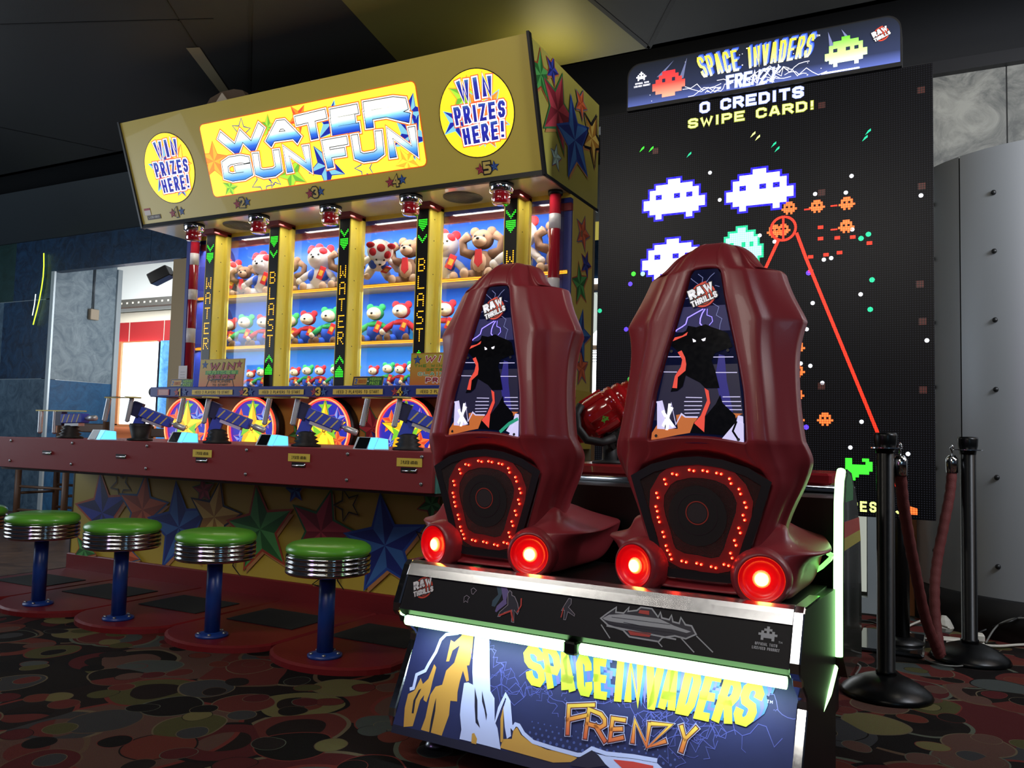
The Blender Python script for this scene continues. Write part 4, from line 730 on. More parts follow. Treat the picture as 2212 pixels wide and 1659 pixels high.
# card readers on the deck
for x in (-4.32, -3.66, -3.02, -2.40):
    c = MB(M('reader_white', 'c8d8e4', .3)); T = Matrix.Translation((x, 3.22, .887)) @ Matrix.Rotation(R(-8), 4, 'Z'); c.T = T
    c.prism([(-.05, 0), (.05, 0), (.045, .05), (-.02, .058)], -.07, .07, 'yz'); o = bb_(c, 'card_reader')
    s = MB(M('reader_screen', '06080c', .15)); s.T = T; s.add([(-.055, -.0515, .004), (.02, -.0515, .004), (.02, -.023, .056), (-.055, -.023, .056)], [(0, 1, 2, 3)]); bb_(s, 'reader_display', o)
    s = MB(M('reader_cyan_light', '60c8ff', .3, emit=1.7, ecol='58c0f8')); s.T = T; s.add([(.03, -.0515, .004), (.068, -.0515, .004), (.068, -.023, .056), (.02, -.023, .056)], [(0, 1, 2, 3)]); s.add([(.0705, -.048, .004), (.0705, .045, .004), (.0705, .04, .05), (.0705, -.02, .055)], [(0, 1, 2, 3)]); bb_(s, 'reader_light', o)
# lamps inside the booth
for nm, y, zz, pw, col in (('shelf_tube_top', 4.62, 2.40, 30, (.95, .97, 1)), ('shelf_tube_mid', 4.60, 1.955, 19, (.85, .93, 1)), ('shelf_tube_low', 4.60, 1.565, 15, (.85, .93, 1))):
    a = area(nm, ((XL+XR)/2, y, zz), (R(22), 0, 0), 3.05, .03, pw, col)
area('canopy_downlight', (-3.55, 4.42, 2.43), (0, 0, 0), 3.0, .04, 7, (1, .97, .85))
# things standing on the ledge
def ledge_card(name, label, x, y, wd, h, lean, draw, cat='sign'):
    ff = Matrix.Translation((x, y, 1.2635)) @ Matrix.Rotation(R(90-lean), 4, 'X'); c = MB(M('card_orange', 'a87830', .4)); c.box(0, wd, 0, h, -.004, 0); draw(c); return tag(c.build(name, frame=ff), label, cat)
def draw1(c):
    c.rect(.004, .004, .43, .2, .0005, ramp_mat('card_fade', 1, [(0, 'c86a28'), (.2, 'b0a438')], rough=.4)); a = ink('blue'); b = ink('red')
    star(c, .05, .165, (.05, .195), a[0], a[1], BLK, .001); star(c, .385, .165, (.385, .195), b[0], b[1], BLK, .001); rd = M('card_red', 'a82a34', .4); gn = M('card_green', '3a8a30', .4)
    c.rect(.06, .093, .38, .122, .001, gn); L3 = [(.008, BLK, .0024), (0, rd, .0028)]
    text(c, 'WIN', .10, .128, .05, .012, L3, fitw=.24, slant=.2); text(c, 'PRIZES', .08, .096, .022, .005, [(0, M('card_lime', '8ac04a', .4), .0028)], fitw=.28); text(c, 'HERE', .09, .062, .03, .009, L3, fitw=.26, slant=.2)
    c.stroke([(.08, .004), (.10, .055), (.33, .055), (.35, .004)], .006, .002, BLK, True); text(c, 'TWO PLAYERS', .12, .034, .017, .0035, [(0, BLK, .0028)], fitw=.19); text(c, 'TO START', .14, .010, .017, .0035, [(0, BLK, .0028)], fitw=.15)
ledge_card('prize_sign', 'orange WIN PRIZES HERE sign standing on the blue ledge near its left end', -4.77, 4.31, .435, .205, 3, draw1)
def draw2(c):
    c.rect(.004, .004, .43, .2, .0005, MATS['card_fade']); a = ink('blue'); star(c, .05, .165, (.05, .195), a[0], a[1], BLK, .001); L3 = [(.007, WHT, .0014), (0, MATS['card_red'], .0018)]
    text(c, 'WIN', .10, .15, .04, .01, L3, fitw=.2, slant=.3); text(c, 'THE WINNER', .03, .118, .018, .004, [(0, MATS['card_green'], .0018)], fitw=.3); text(c, 'GETS', .12, .094, .016, .004, [(0, MATS['card_green'], .0018)], fitw=.12); text(c, 'CLAIM', .06, .066, .02, .005, [(.004, WHT, .0014), (0, MATS['card_green'], .0018)], fitw=.2); text(c, 'PRIZE', .12, .02, .034, .009, L3, fitw=.22)
ledge_card('prize_sign', 'orange CLAIM PRIZE sign on the blue ledge beside the left red seat', -2.935, 4.31, .435, .208, 3, draw2)
def draw3(c):
    c.rect(.003, .003, .237, .065, .0005, M('card_navy', '16264a', .4)); c.rect(.115, .003, .237, .065, .0008, M('card_dark_green', '1e5238', .4)); c.rect(.012, .012, .115, .057, .0012, M('card_ochre', 'b8923c', .4))
    text(c, '2', .018, .018, .033, .008, [(0, M('card_blue', '2c5a9c', .4), .002)]); text(c, 'TICKETS', .045, .02, .026, .005, [(0, M('card_rust', 'b05a28', .4), .002)], fitw=.062); text(c, '=', .118, .028, .012, .003, [(0, WHT, .002)], fitw=.01)
    text(c, 'MEDIUM', .136, .038, .02, .0045, [(0, MATS['card_lime'], .002)], fitw=.09); text(c, 'PRIZE', .14, .01, .022, .005, [(0, MATS['card_lime'], .002)], fitw=.075)
ledge_card('ticket_sign', 'small dark 2 TICKETS = MEDIUM PRIZE sign in the middle of the blue ledge', -3.375, 4.30, .24, .068, 14, draw3)
ledge_card('ticket_sign', 'small dark ticket sign leaning at the left end of the blue ledge', -5.07, 4.31, .18, .068, 12, draw3)
pn = MB(M('paper', 'd8d4d8', .7)); pn.box(0, .09, 0, .17, 0, .001); 
for k in range(5): pn.rect(.02, .04+k*.02, .07, .043+k*.02, .0015, M('paper_text', '9a96a0', .7))
tag(pn.build('paper_notice', frame=frame((-5.135, 4.445, 1.27), (1, 0, 0), (0, 0, 1))), 'white paper notice taped low on the left striped pillar', 'notice')
# bar stools
GRN_ = M('stool_green_vinyl', '58a030', .3, coat=.25, bump=.08, bscale=60); STB = M('stool_blue_paint', '1a3a86', .35)
def stool(label, x):
    t = root('bar_stool', label, 'stool', (x, 2.80, .03), 0, 'green bar stools in front of the booth')
    b = MB(STB); b.lathe([(.072, 0), (.072, .01), (.05, .016), (.036, .02)], seg=28)
    for k in range(5): a = 2*PI*k/5+.3; b.lathe([(.008, .01), (.008, .018), (.004, .021)], (.058*math.cos(a), .058*math.sin(a), 0), 8, BOLT)
    b.build('base_flange', t); b = MB(STB); b.cyl((0, 0, .018), .034, .33, 24); b.build('pole', t)
    b = MB(CH); pr = [(.05, .335), (.168, .345)]
    for k in range(4):
        z0 = .348+k*.0195; pr += [(.174, z0+.001), (.1765, z0+.006), (.1765, z0+.012), (.174, z0+.0165), (.169, z0+.018)]
    b.lathe(pr+[(.165, .43), (.05, .43)], seg=56); b.build('chrome_band', t)
    b = MB(GRN_); b.lathe([(.10, .426), (.169, .428), (.176, .436), (.177, .446), (.172, .458), (.155, .470), (.12, .477), (.06, .480), (.012, .480), (.0, .4795)], seg=56); b.build('seat_cushion', t)
    return t
stool('green bar stool nearest the arcade bench, rightmost of the row', -2.285)
stool('green bar stool second from the right, in front of the green star', -2.935)
stool('green bar stool in the middle of the row, before the blue and orange stars', -3.565)
stool('green bar stool second from the left, in front of the dark blue star', -4.185)
stool('green bar stool cut by the left edge of the photo', -4.82)
# ================================================================ plush prizes
PL = {k: M('plush_'+k, c, .95, bump=.5, bscale=220) for k, c in dict(white='e8e4de', cream='d8c4a4', brown='7a5a42', tan='b8987a', red='b01c24', green='2c9a50', blue='2450b8', shoe='6e4a30', vest='2a50b0').items()}
EYE = M('plush_eye', '0a0a0a', .2); TAGR = M('tag_red', 'c02428', .5); TAGW = M('tag_white', 'ece6e0', .5)
def bear_proto(kind):
    """soft toy about 1 unit tall sitting on z=0, facing -y"""
    t = root('plush_bear', 'x', 'soft toy'); S_ = {'white': ('white', 'white', 'red', 'white', 'tan'), 'brown': ('brown', 'brown', 'brown', 'tan', 'tan'), 'red': ('blue', 'red', 'red', 'cream', 'shoe'), 'green': ('blue', 'green', 'green', 'cream', 'shoe')}[kind]
    body, head, ear, face, foot = [PL[q] for q in S_]
    b = MB(body); b.ball((0, 0, .27), (.20, .17, .25), body); 
    arm = {'white': PL['white'], 'brown': PL['brown'], 'red': PL['red'], 'green': PL['green']}[kind]
    for s in (-1, 1):
        b.tube([(s*.10, -.02, .10), (s*.16, -.12, .08), (s*.20, -.22, .07)], [.10, .095, .08], 10); b.ball((s*.21, -.25, .09), (.075, .06, .09), foot)
        if kind == 'brown': b.tube([(s*.14, 0, .44), (s*.32, -.02, .50), (s*.34, -.03, .68), (s*.22, -.06, .76)], [.085, .08, .07, .08], 10, arm)
        else: b.tube([(s*.14, 0, .43), (s*.28, -.05, .34), (s*.36, -.10, .25)], [.07, .065, .06], 10, arm); b.ball((s*.38, -.11, .23), .07, face)
    if kind in ('white',): 
        for s in (-1, 1): b.ball((s*.11, -.06, .33), (.10, .125, .13), PL['vest'])
    if kind == 'brown': b.ball((0, -.06, .28), (.15, .13, .19), PL['tan'])
    if kind in ('red', 'green'): b.ball((0, -.02, .42), (.17, .15, .10), arm)
    b.build('body', t)
    h = MB(head); hz = .70; big = .26 if kind == 'white' else .185; h.ball((0, 0, hz), (big, big*.92, big*.9), head, 18, 11)
    for s in (-1, 1):
        h.ball((s*big*.78, .01, hz+big*.72), (.085, .05, .085), ear); h.ball((s*.075, -big*.86, hz+.03), .022, EYE, 8, 6)
    h.ball((0, -big*.78, hz-.06), (.12, .10, .085), face); h.ball((0, -big*.78-.095, hz-.03), (.032, .02, .024), EYE, 8, 6)
    if kind == 'white':
        for a, e in ((-.95, .6), (.75, .5), (0, 1.3)): d = Vector((math.sin(a)*math.cos(e), -math.cos(a)*math.cos(e), math.sin(e))); h.ball(tuple(Vector((0, 0, hz))+d*big*.80), (.085, .085, .085), PL['red'])
    if kind in ('red', 'green'): h.ball((0, -.11, hz-.02), (.17, .12, .14), face)
    h.build('head', t)
    g = MB(TAGR)
    if kind == 'brown': g.T = Matrix.Translation((0, -.185, .44)); g.prism([(-.05, .06), (.05, .06), (.07, -.16), (0, -.24), (-.07, -.16)], -.012, .012, 'xz'); g.T = None; g.build('red_scarf', t)
    else:
        g.T = Matrix.Translation((.15, -.22, .36)) @ Matrix.Rotation(R(22), 4, 'Y'); g.box(-.065, .065, -.008, .008, -.13, .13, None, .004); g.box(-.04, .04, -.0105, -.008, -.06, .05, M('tag_print', 'd8a830', .5)); g.T = None; g.build('swing_tag', t)
    return t
protos = {}
BAY = ['first', 'second', 'third', 'fourth', 'fifth']
def bear(kind, x, shelf, h, rz=0., tilt=0., pos='', y=4.74):
    first = kind not in protos
    if first: protos[kind] = bear_proto(kind); t = protos[kind]
    else: t = copy_tree(protos[kind])
    zz = {'top': 1.985, 'middle': 1.595, 'bottom': 1.27}[shelf]
    bay = sum(1 for q in LX if q < x)
    nm = {'white': 'white plush bear with red spots', 'brown': 'brown plush bear with red scarf', 'red': 'blue plush bear with red head', 'green': 'blue plush bear with green head'}[kind]
    t['label'] = '%s, %s shelf, %s bay%s' % (nm, shelf, BAY[max(0, bay-1)], pos)
    t['category'] = 'soft toy'; t['group'] = 'soft toys on the %s shelf' % shelf
    t.location = (x, y, zz); t.scale = (h*1.02, h, h); t.rotation_euler = (R(tilt), 0, R(rz))
    if abs(tilt) > 40: t.location.z += .13*h/.36+.02
for a in (('white', -4.965, 'top', .33, 25, 0, ', tucked at its left end'), ('brown', -4.80, 'top', .29, 20, 0, ''), ('white', -4.60, 'top', .36, 12, 0, ', facing the front'), ('brown', -4.335, 'top', .32, 20), ('white', -4.05, 'top', .37, 10), ('brown', -3.80, 'top', .36, 15), ('white', -3.53, 'top', .34, 40, 70, ', lying on its side'), ('brown', -3.26, 'top', .38, 8), ('white', -2.98, 'top', .38, 25), ('brown', -2.68, 'top', .40, 8), ('white', -2.40, 'top', .42, 5, 0, ', beside the last column'), ('brown', -2.13, 'top', .39, 5),
          ('red', -4.93, 'middle', .27, 15, 0, ', leftmost'), ('green', -4.76, 'middle', .29, 15), ('red', -4.57, 'middle', .28, 20, 0, ', next to the second column'), ('green', -4.31, 'middle', .28, 20, 0, ', half behind the second column'), ('red', -4.14, 'middle', .29, 15), ('green', -3.94, 'middle', .31, 15, 0, ', beside the third column'), ('green', -3.53, 'middle', .31, 12), ('red', -3.31, 'middle', .32, 12), ('red', -2.95, 'middle', .31, 12), ('green', -2.72, 'middle', .31, 10),
          ('red', -4.645, 'bottom', .17, 15), ('green', -4.535, 'bottom', .19, 15), ('red', -4.21, 'bottom', .185, 10, 0, ', leftmost of four'), ('green', -4.09, 'bottom', .2, 10, 0, ', second of four'), ('red', -3.975, 'bottom', .195, 10, 0, ', third of four'), ('green', -3.83, 'bottom', .2, 10, 0, ', rightmost of four'), ('green', -3.66, 'bottom', .19, 10, 0, ', behind the column'), ('red', -3.50, 'bottom', .185, 8, 0, ', peeking over the ticket sign'), ('green', -3.375, 'bottom', .205, 8, 0, ', left of the pair'), ('red', -3.275, 'bottom', .195, 8, 0, ', right of the sign'), ('green', -3.17, 'bottom', .21, 8, 0, ', rightmost')):
    k_, x_, s_, h_, *r_ = a; r_ = list(r_)+[0, 0, ''][len(r_):]
    bear(k_, x_, s_, h_, r_[0], r_[1], r_[2], y=4.70 if s_ == 'bottom' else 4.74)
# ================================================================ the two-seat shooting game
GX, GY, GR = -1.46, 2.17, R(-3.3)
game = root('shooting_game_bench', 'two-seat red and black arcade bench cabinet with green light bars and mountain artwork', 'arcade machine', (GX, GY, 0), GR)
GB = M('bench_black', '08090a', .4, bump=.03, bscale=30); NAVP = M('art_navy', '1e2450', .55, var=.25, vscale=9, spec=.3)
def P_(mb, name, parent=game, fr=None, **k): return mb.build(name, parent, frame=fr, **k)
prof = [(.42, .560), (.0, .572), (-.012, .562), (-.059, .455), (-.060, .435), (-.050, .424), (-.030, .414), (-.022, .398), (.024, .362), (.031, .350), (.029, .328), (-.062, .145), (-.064, .125), (-.052, .095), (-.024, .074), (.42, .07)]
for x0, x1 in ((-.004, .020), (1.155, 1.179)):
    s = MB(GB); s.prism(prof, x0, x1, 'yz'); o = P_(s, 'side_board')
    c = MB(CH); pp = prof[1:15]
    ring = []
    for i in range(len(pp)):
        a, b = Vector(pp[max(i-1, 0)]), Vector(pp[min(i+1, len(pp)-1)]); t = (b-a).normalized(); nrm = Vector((t.y, -t.x)); nrm = nrm if nrm.x < 0 or (i == 0) else -nrm
        if i == 0: nrm = Vector((0, 1))
        q = Vector(pp[i])+nrm*.005; ring.append([(x0-.001, pp[i][0], pp[i][1]), (x0+.002, q.x, q.y), (x1-.002, q.x, q.y), (x1+.001, pp[i][0], pp[i][1])])
    c.loft(ring, None, False, False); c.box(x0-.001, x1+.001, 0, .18, .570, .576); P_(c, 'chrome_edge', o)
b = MB(GB); b.prism([(.42, .555), (.002, .566), (-.010, .556), (-.055, .455), (-.03, .42), (.056, .41), (.056, .392), (-.055, .128), (-.03, .08), (.42, .08)], .02, 1.155, 'yz'); b.box(.13, 1.06, .10, 1.15, .0, .30)
b.box(.02, 1.155, .0, .42, .558, .566); P_(b, 'bench_body')
for x in (.062, 1.11):
    f = MB(BOLT); f.lathe([(.03, 0), (.03, .008), (.022, .02), (.009, .024), (.009, .08)], (x-.0, .085, 0), 20); P_(f, 'levelling_foot')
c = MB(M('rail_chrome', 'e0e2e6', .24, 1.)); c.loft([[(x, .026, .575), (x, .0, .577), (x, -.012, .570), (x, -.018, .558), (x, -.029, .537), (x, -.02, .537), (x, .026, .566)] for x in (.02, 1.155)]); P_(c, 'chrome_rail')
# front artwork, lower panel
AL = frame((0, -.0655, .1245), (1, 0, 0), (0, .096, .225))
a = MB(NAVP); mm = lambda pts: [(p[0]/1000, p[1]/1000) for p in pts]
a.rect(.02, -.045, 1.155, .290, 0); a.clip = [(.02, -.045), (1.155, -.045), (1.155, .290), (.02, .290)]
GOLDI, LILAC, INKN, REDI, PURP, TEALI = M('art_gold', 'b8893c', .4), M('art_lilac', 'b4bce8', .4), M('art_ink', '14182c', .4), M('art_red', 'c03a30', .4), M('art_purple', '5a5cc0', .4), M('art_teal', '2a6c9c', .4)
a.T = Matrix.Translation((0, 0, 0))
def clipy(pts, lo=-.045, hi=.288): return [(p[0], min(max(p[1], lo), hi)) for p in pts]
sh = lambda k: mm(ART[k])
for k, m, zz in (('gold1', GOLDI, 1), ('slot1', INKN, 2), ('gold2', GOLDI, 1), ('slot2', INKN, 2), ('white1', LILAC, 2), ('slot3', INKN, 3), ('slot4', INKN, 3), ('slot5', GOLDI, 3), ('gold3', GOLDI, 2), ('white3', LILAC, 3), ('gold4', GOLDI, 2), ('wr', LILAC, 3), ('blk1', INKN, 4), ('rd', REDI, 4)):
    a.poly(clipy(sh(k)), zz*.0005, m)
a.poly(clipy([(.02, -.045), (.62, -.045), (.60, -.012), (.40, -.020), (.2, -.022), (.02, -.022)]), .0002, INKN)
for k in ('wl1', 'wl2'): a.stroke(clipy(sh(k), hi=.286), .010, .0016, LILAC)
for x in range(22):
    for y in range(5): a.disc(.47+x*.019+(y % 2)*.009, .012+y*.014, .0022+.0007*(4-y), .0004, M('art_dots', '3c4c8c', .4), 8)
rng = random.Random(3); BOLTM = M('art_lightning', '4c54a0', .4)
hubs = mm(ART['hubs'])
for hx, hy in hubs:
    for k in range(5):
        an = rng.uniform(0, 2*PI); ln = rng.uniform(.05, .13); e = (hx+ln*math.cos(an)*1.5, hy+ln*math.sin(an)*.6); p = clipy(bolt(rng, (hx, hy), e, .22, 7), -.04, .285)
        a.stroke(p, .0016, .0008, BOLTM); q = p[rng.randint(2, 5)]; a.stroke(clipy(bolt(rng, q, (q[0]+rng.uniform(-.05, .05), q[1]+rng.uniform(-.04, .04)), .25, 4), -.04, .285), .001, .0008, BOLTM)
LY = ramp_mat('art_letter_yellow', 1, [(.15, 'a8b41c'), (.28, 'c8d020')])
for dx, dy, m, zz in ((.030, .022, TEALI, .0022), (.020, .014, PURP, .0026), (.010, .007, TEALI, .0030), (0, 0, LY, .0036)):
    for ch, q in ART['SI']: glyph(a, ch, [(p[0]/1000+dx*.8, min(p[1]/1000+dy, .289)) for p in q], .0205, [(0, m, zz)])
FM = ramp_mat('art_frenzy', 1, [(.05, 'b8402c'), (.09, 'c8702c'), (.13, 'c8a838')])
for ch, q in ART['FR']: glyph(a, ch, [(p[0]/1000, p[1]/1000) for p in q], .0090, [(.009, LILAC, .004), (.006, M('art_frenzy_line', '5a2a24', .4), .0044), (0, FM, .0048)])
text(a, 'TM', 1.085, .225, .008, .0016, [(0, LILAC, .002)], fitw=.014)
a.T = None; P_(a, 'front_artwork', fr=AL)
# upper panel artwork
AU = frame((0, -.0595, .448), (1, 0, 0), (0, .061-.013, .122-.008)); u = MB(M('art_black_blue', '080a11', .5, spec=.25)); u.rect(.02, -.008, 1.155, .104, 0)
def raw_logo(mb, cx, cy, s, z, e=0.):
    ro = M('logo_red%g' % e, 'c8402c', .4, emit=e); wh = M('logo_white%g' % e, 'e4e4e8', .4, emit=e*1.1); bk = M('logo_black', '101014', .4)
    mb.disc(cx, cy, s*.52, z, ro, 28); mb.ring(cx, cy, s*.40, s*.44, z+.0003, bk, 28); mb.stroke([(cx-s*.5, cy+s*.2), (cx-s*.1, cy+s*.5), (cx+s*.1, cy+s*.56)], s*.05, z+.0004, ro)
    c1, s1 = math.cos(R(22)), math.sin(R(22)); rr2 = lambda x, y: (cx+s*(x*c1-y*s1), cy+s*(x*s1+y*c1))
    for dx, wde, y0_, hh, t_ in ((-.55, 1.05, .0, .42, 'RAW'), (-.58, 1.12, -.33, .27, 'THRILLS')):
        for lay, (ex, m, dz) in enumerate(((.07, bk, .0006), (0, wh, .001))):
            text(mb, t_, 0, 0, .1, s*(.12 if t_ == 'RAW' else .065), [(ex*s, m, z+dz)], cw=.7, gap=.06, quad=(rr2(dx, y0_+hh), rr2(dx+wde, y0_+hh), rr2(dx+wde, y0_), rr2(dx, y0_)))
raw_logo(u, .088, .062, .062, .0005)
for k, m, zz in (('teal', M('art_dark_teal', '2c4c60', .4), 1), ('purp', M('art_soft_purple', '6a5c9c', .4), 2), ('man', INKN, 4), ('man2', INKN, 4)): u.poly([(p[0], p[1]*.92) for p in sh(k)], zz*.0004, m)
for k, wd in (('man', .0018), ('man2', .0014), ('astro1', .0014), ('astro2', .0014)): u.stroke([(p[0], p[1]*.92) for p in sh(k)], wd, .002, M('art_line', '9c94a4', .4), True)
u.stroke([(.365, .014), (.40, .032), (.414, .005)], .005, .0022, REDI); u.stroke([(.424, .07), (.428, .05), (.42, .03)], .004, .0022, REDI); u.stroke([(.558, .06), (.556, .034)], .003, .0022, REDI)
sc9 = lambda k: [(p[0], p[1]*.94) for p in sh(k)]
SILV = M('art_silver', 'aab0b8', .4)
u.poly(sc9('ship'), .0008, INKN); u.stroke(sc9('ship'), .004, .0012, SILV, True); u.poly(sc9('shipw'), .0014, SILV); u.poly(sc9('shipb'), .0018, INKN); u.poly(sc9('shipr1'), .002, REDI); u.poly(sc9('shipr2'), .002, REDI)
u.stroke([(.69, .030), (.88, .022)], .004, .002, SILV); u.stroke([(.735, .045), (.83, .04)], .0015, .0022, INKN); u.stroke([(.70, .054), (.86, .056)], .0012, .0022, INKN)
for p in ART['rays']: u.stroke([(q[0]/1000, max(q[1]/1000, -.004)) for q in p], .0028, .0012, SILV)
# generic pixel critter badge and licence line
BUG = ('0001000', '0011100', '0101010', '1111111', '0111110', '0100010')
def pixels(mb, bm, x0, y1, px, z, mat, py=None):
    py = py or px
    for j, row in enumerate(bm):
        i = 0
        while i < len(row):
            if row[i] == '1':
                k = i
                while k < len(row) and row[k] == '1': k += 1
                mb.rect(x0+i*px, y1-(j+1)*py, x0+k*px, y1-j*py, z, mat); i = k
            else: i += 1
pixels(u, BUG, 1.078, .084, .0063, .001, SILV, .0055); text(u, 'TM', 1.126, .048, .005, .001, [(0, SILV, .001)], fitw=.009)
text(u, 'OFFICIAL TAITO', 1.072, .038, .007, .0014, [(0, SILV, .001)], fitw=.052); text(u, 'LICENSED PRODUCT', 1.066, .028, .007, .0014, [(0, SILV, .001)], fitw=.064)
P_(u, 'upper_artwork', fr=AU)
# green light bars under the overhang
BAR = M('bar_green_white', 'd8ffd0', .2, emit=6.5, ecol='b4ffa8')
for x0, x1 in ((.024, .565), (.605, 1.15)):
    l = MB(BAR); l.T = Matrix.Identity(4); l.loft([[(x, -.036+.014*math.cos(a), .403+.0145*math.sin(a)) for a in [2*PI*k/14 for k in range(14)]] for x in (x0+.006, x1-.006)], None, True, True, True); P_(l, 'light_bar')
l = MB(GB); l.box(.565, .605, -.052, -.02, .385, .42, None, .005); P_(l, 'bar_holder')
for nm, x in (('bar_glow', .29), ('bar_glow', .88)):
    o = area(nm, (0, 0, 0), (0, 0, 0),   .52, .02, 1.4, (.72, .84, 1)); o.parent = game; o.location = (x, -.058, .39); o.rotation_euler = (R(18), 0, 0)
# ---------------------------------------------------------------- the two moulded seats
SHELL = M('seat_red_plastic', '8a2c34', .36, bump=.10, bscale=700, coat=.08)
def lerp(t, tab):
    for (a, va), (b, vb) in zip(tab, tab[1:]):
        if t <= b: return va+(vb-va)*max(0, min(1, (t-a)/(b-a)))
    return tab[-1][1]
YR = [(.575, .075), (.62, .068), (.70, .060), (.80, .052), (.87, .045), (.93, .020), (.965, .0), (1.0, .002), (1.1, .014), (1.25, .040), (1.36, .055), (1.43, .072), (1.47, .090), (1.495, .115), (1.512, .15)]
WT = [(.575, .190), (.64, .190), (.70, .186), (.74, .190), (.80, .214), (.84, .234), (.884, .252), (.92, .264), (.945, .258), (.97, .248), (1.03, .238), (1.12, .228), (1.20, .226), (1.25, .233), (1.282, .243), (1.30, .236), (1.35, .208), (1.395, .190), (1.414, .184), (1.419, .180), (1.424, .145), (1.44, .126), (1.462, .112), (1.485, .092), (1.503, .066), (1.514, .03)]
OWT = [(.575, .06), (.615, .070), (.63, .098), (.76, .143), (.86, .174), (.90, .15), (.93, .120), (.965, .126), (1.09, .115), (1.18, .095), (1.26, .074), (1.35, .052), (1.41, .040), (1.425, .03), (1.512, .012)]
def recess(z): return 1. if (.618 <= z <= .885 or .966 <= z <= 1.422) else 0.
def seat(cx, name):
    zs = [.575, .60, .612, .620, .63, .68, .74, .80, .84, .862, .884, .900, .92, .945, .960, .968, .985, 1.03, 1.09, 1.15, 1.20, 1.25, 1.282, 1.30, 1.35, 1.395, 1.414, 1.419, 1.424, 1.440, 1.462, 1.485, 1.503, 1.514]
    s = MB(SHELL); rings = []
    for z in zs:
        yr, wz, ow, rc = lerp(z, YR), lerp(z, WT), min(lerp(z, OWT), lerp(z, WT)-.03), recess(z)
        if wz < .07: ow = wz*.35
        arc = lerp(z, [(.60, 0), (.80, 0), (.86, .0), (.885, .048), (.92, .030), (.955, .012), (.968, .014), (1.0, 0), (1.40, 0), (1.42, .004), (1.46, 0)])
        ye = yr+.085 if z < 1.42 else yr+.045; k = max(0, (wz-ow)); d = .024
        sc = lerp(z, [(.575, 0), (.78, .0), (.95, .6), (1.10, 1.), (1.28, .8), (1.41, .3), (1.5, 0)])       # scooped flank
        cr = [(0, yr+d*rc, arc), (ow*.5, yr+d*rc, arc*.75), (ow*.97, yr+d*rc, 0), (ow+.001, yr+d*rc-.002*rc, 0), (ow+.006, yr+.002, 0), (ow+min(.03, k*.24), yr-.006, 0), (ow+k*.46, yr+.006, 0), (ow+k*.60, yr+.022+.026*sc, 0), (ow+k*.76, yr+.040+.022*sc, 0), (wz-.014, ye-.016+.006*sc, 0), (wz, ye, 0), (wz+.002, ye+.045, 0), (wz-.03, ye+.13, -.01), (wz-.05, ye+.15, -.01), (wz-.08, ye+.12, -.01), (wz*.35, ye+.06, -.01), (0, ye+.055, -.01)]
        L_ = [(-x, y, z+dz) for x, y, dz in cr[1:-1]][::-1]
        rings.append([(x, y, z+dz) for x, y, dz in cr]+L_)
    n = len(rings[0]); s.loft(rings, None, True, True, True)
    t = s.build(name, game, loc=(cx, 0, 0)); fix(t); me = t.data
    at = me.attributes.new('crease_edge', 'FLOAT', 'EDGE'); cc_ = {3: .55, 4: .75, 6: .6, 7: .3, 9: .3, 10: .95, 11: .5, 13: .5}; rc_ = {1.282: .95, 1.414: 1., 1.419: 1., 1.395: .2, .612: .7, .620: .7, .960: .6, .968: .6, .884: .5, 1.424: .6}
    for e in me.edges:
        i, j = sorted(e.vertices); ri, rj, ci, cj = i//n, j//n, i % n, j % n
        if ci == cj: at.data[e.index].value = cc_.get(min(ci, n-ci), 0)
        elif ri == rj: at.data[e.index].value = rc_.get(zs[ri], 0)*(1 if (6 <= min(ci, n-ci) <= 12 or zs[ri] < 1.0) else .3)
    m = t.modifiers.new('subsurf', 'SUBSURF'); m.levels = 1; m.render_levels = 2
    # lower body with wings and cushion
    b = MB(SHELL); rg = []
    def sec(z, hw, y0, y1, wing, wy=.14):
        h = [(0, y0), (.09, y0), (.128, y0+.002), (.172, y0+.002), (.222, y0+.014), (hw+wing*.9+.004, y0+.075), (hw+wing, wy+.09), (hw+.004, y1-.16), (hw-.02, y1-.05), (hw-.08, y1), (0, y1+.01)]
        rg.append([(x, y, z) for x, y in h]+[(-x, y, z) for x, y in h[1:-1]][::-1])
    ZB = ((.576, .215, .05, .50, 0), (.582, .225, .036, .52, .0), (.61, .232, .030, .56, .0), (.650, .236, .030, .60, .004), (.674, .238, .034, .62, .030), (.688, .240, .040, .62, .062), (.694, .238, .046, .61, .062), (.702, .222, .056, .58, .045), (.716, .204, .070, .52, .016), (.735, .188, .085, .44, 0), (.77, .165, .11, .34, 0))
    for z, hw, y0, y1, wing in ZB: sec(z, hw, y0, y1, wing)
    rg = [[(x, y+(.085 if abs(x) < .12 and z > .60 and y < .12 else 0), z) for x, y, z in r] for r in rg]
    b.loft(rg, None, True, True, True); o = b.build('seat_base', t); fix(o); me = o.data; nb_ = len(rg[0])
    at = me.attributes.new('crease_edge', 'FLOAT', 'EDGE')
    for e in me.edges:
        i, j = sorted(e.vertices)
        if i//nb_ == j//nb_ and ZB[i//nb_][0] in (.576, .688, .694): at.data[e.index].value = .6
    m = o.modifiers.new('subsurf', 'SUBSURF'); m.levels = 1; m.render_levels = 2
    # backlit picture window
    y0, z0, y1, z1 = lerp(.966, YR)+.014, .966, lerp(1.40, YR)+.014, 1.425
    wf = frame((0, y0, z0), (1, 0, 0), (0, y1-y0, z1-z0)); kz = math.hypot(y1-y0, z1-z0)/(z1-z0)
    def wp(p): x, z = p[0]/1000+.0, p[1]/1000; return (x-lerp(z, [(.966, -.020), (1.417, .006)]), (z-z0)*kz)
    def wps(k): return [wp(p) for p in k]
    w_ = MB(M('win_night', '0c1030', .12, emit=.16, ecol='101848', coat=.5))
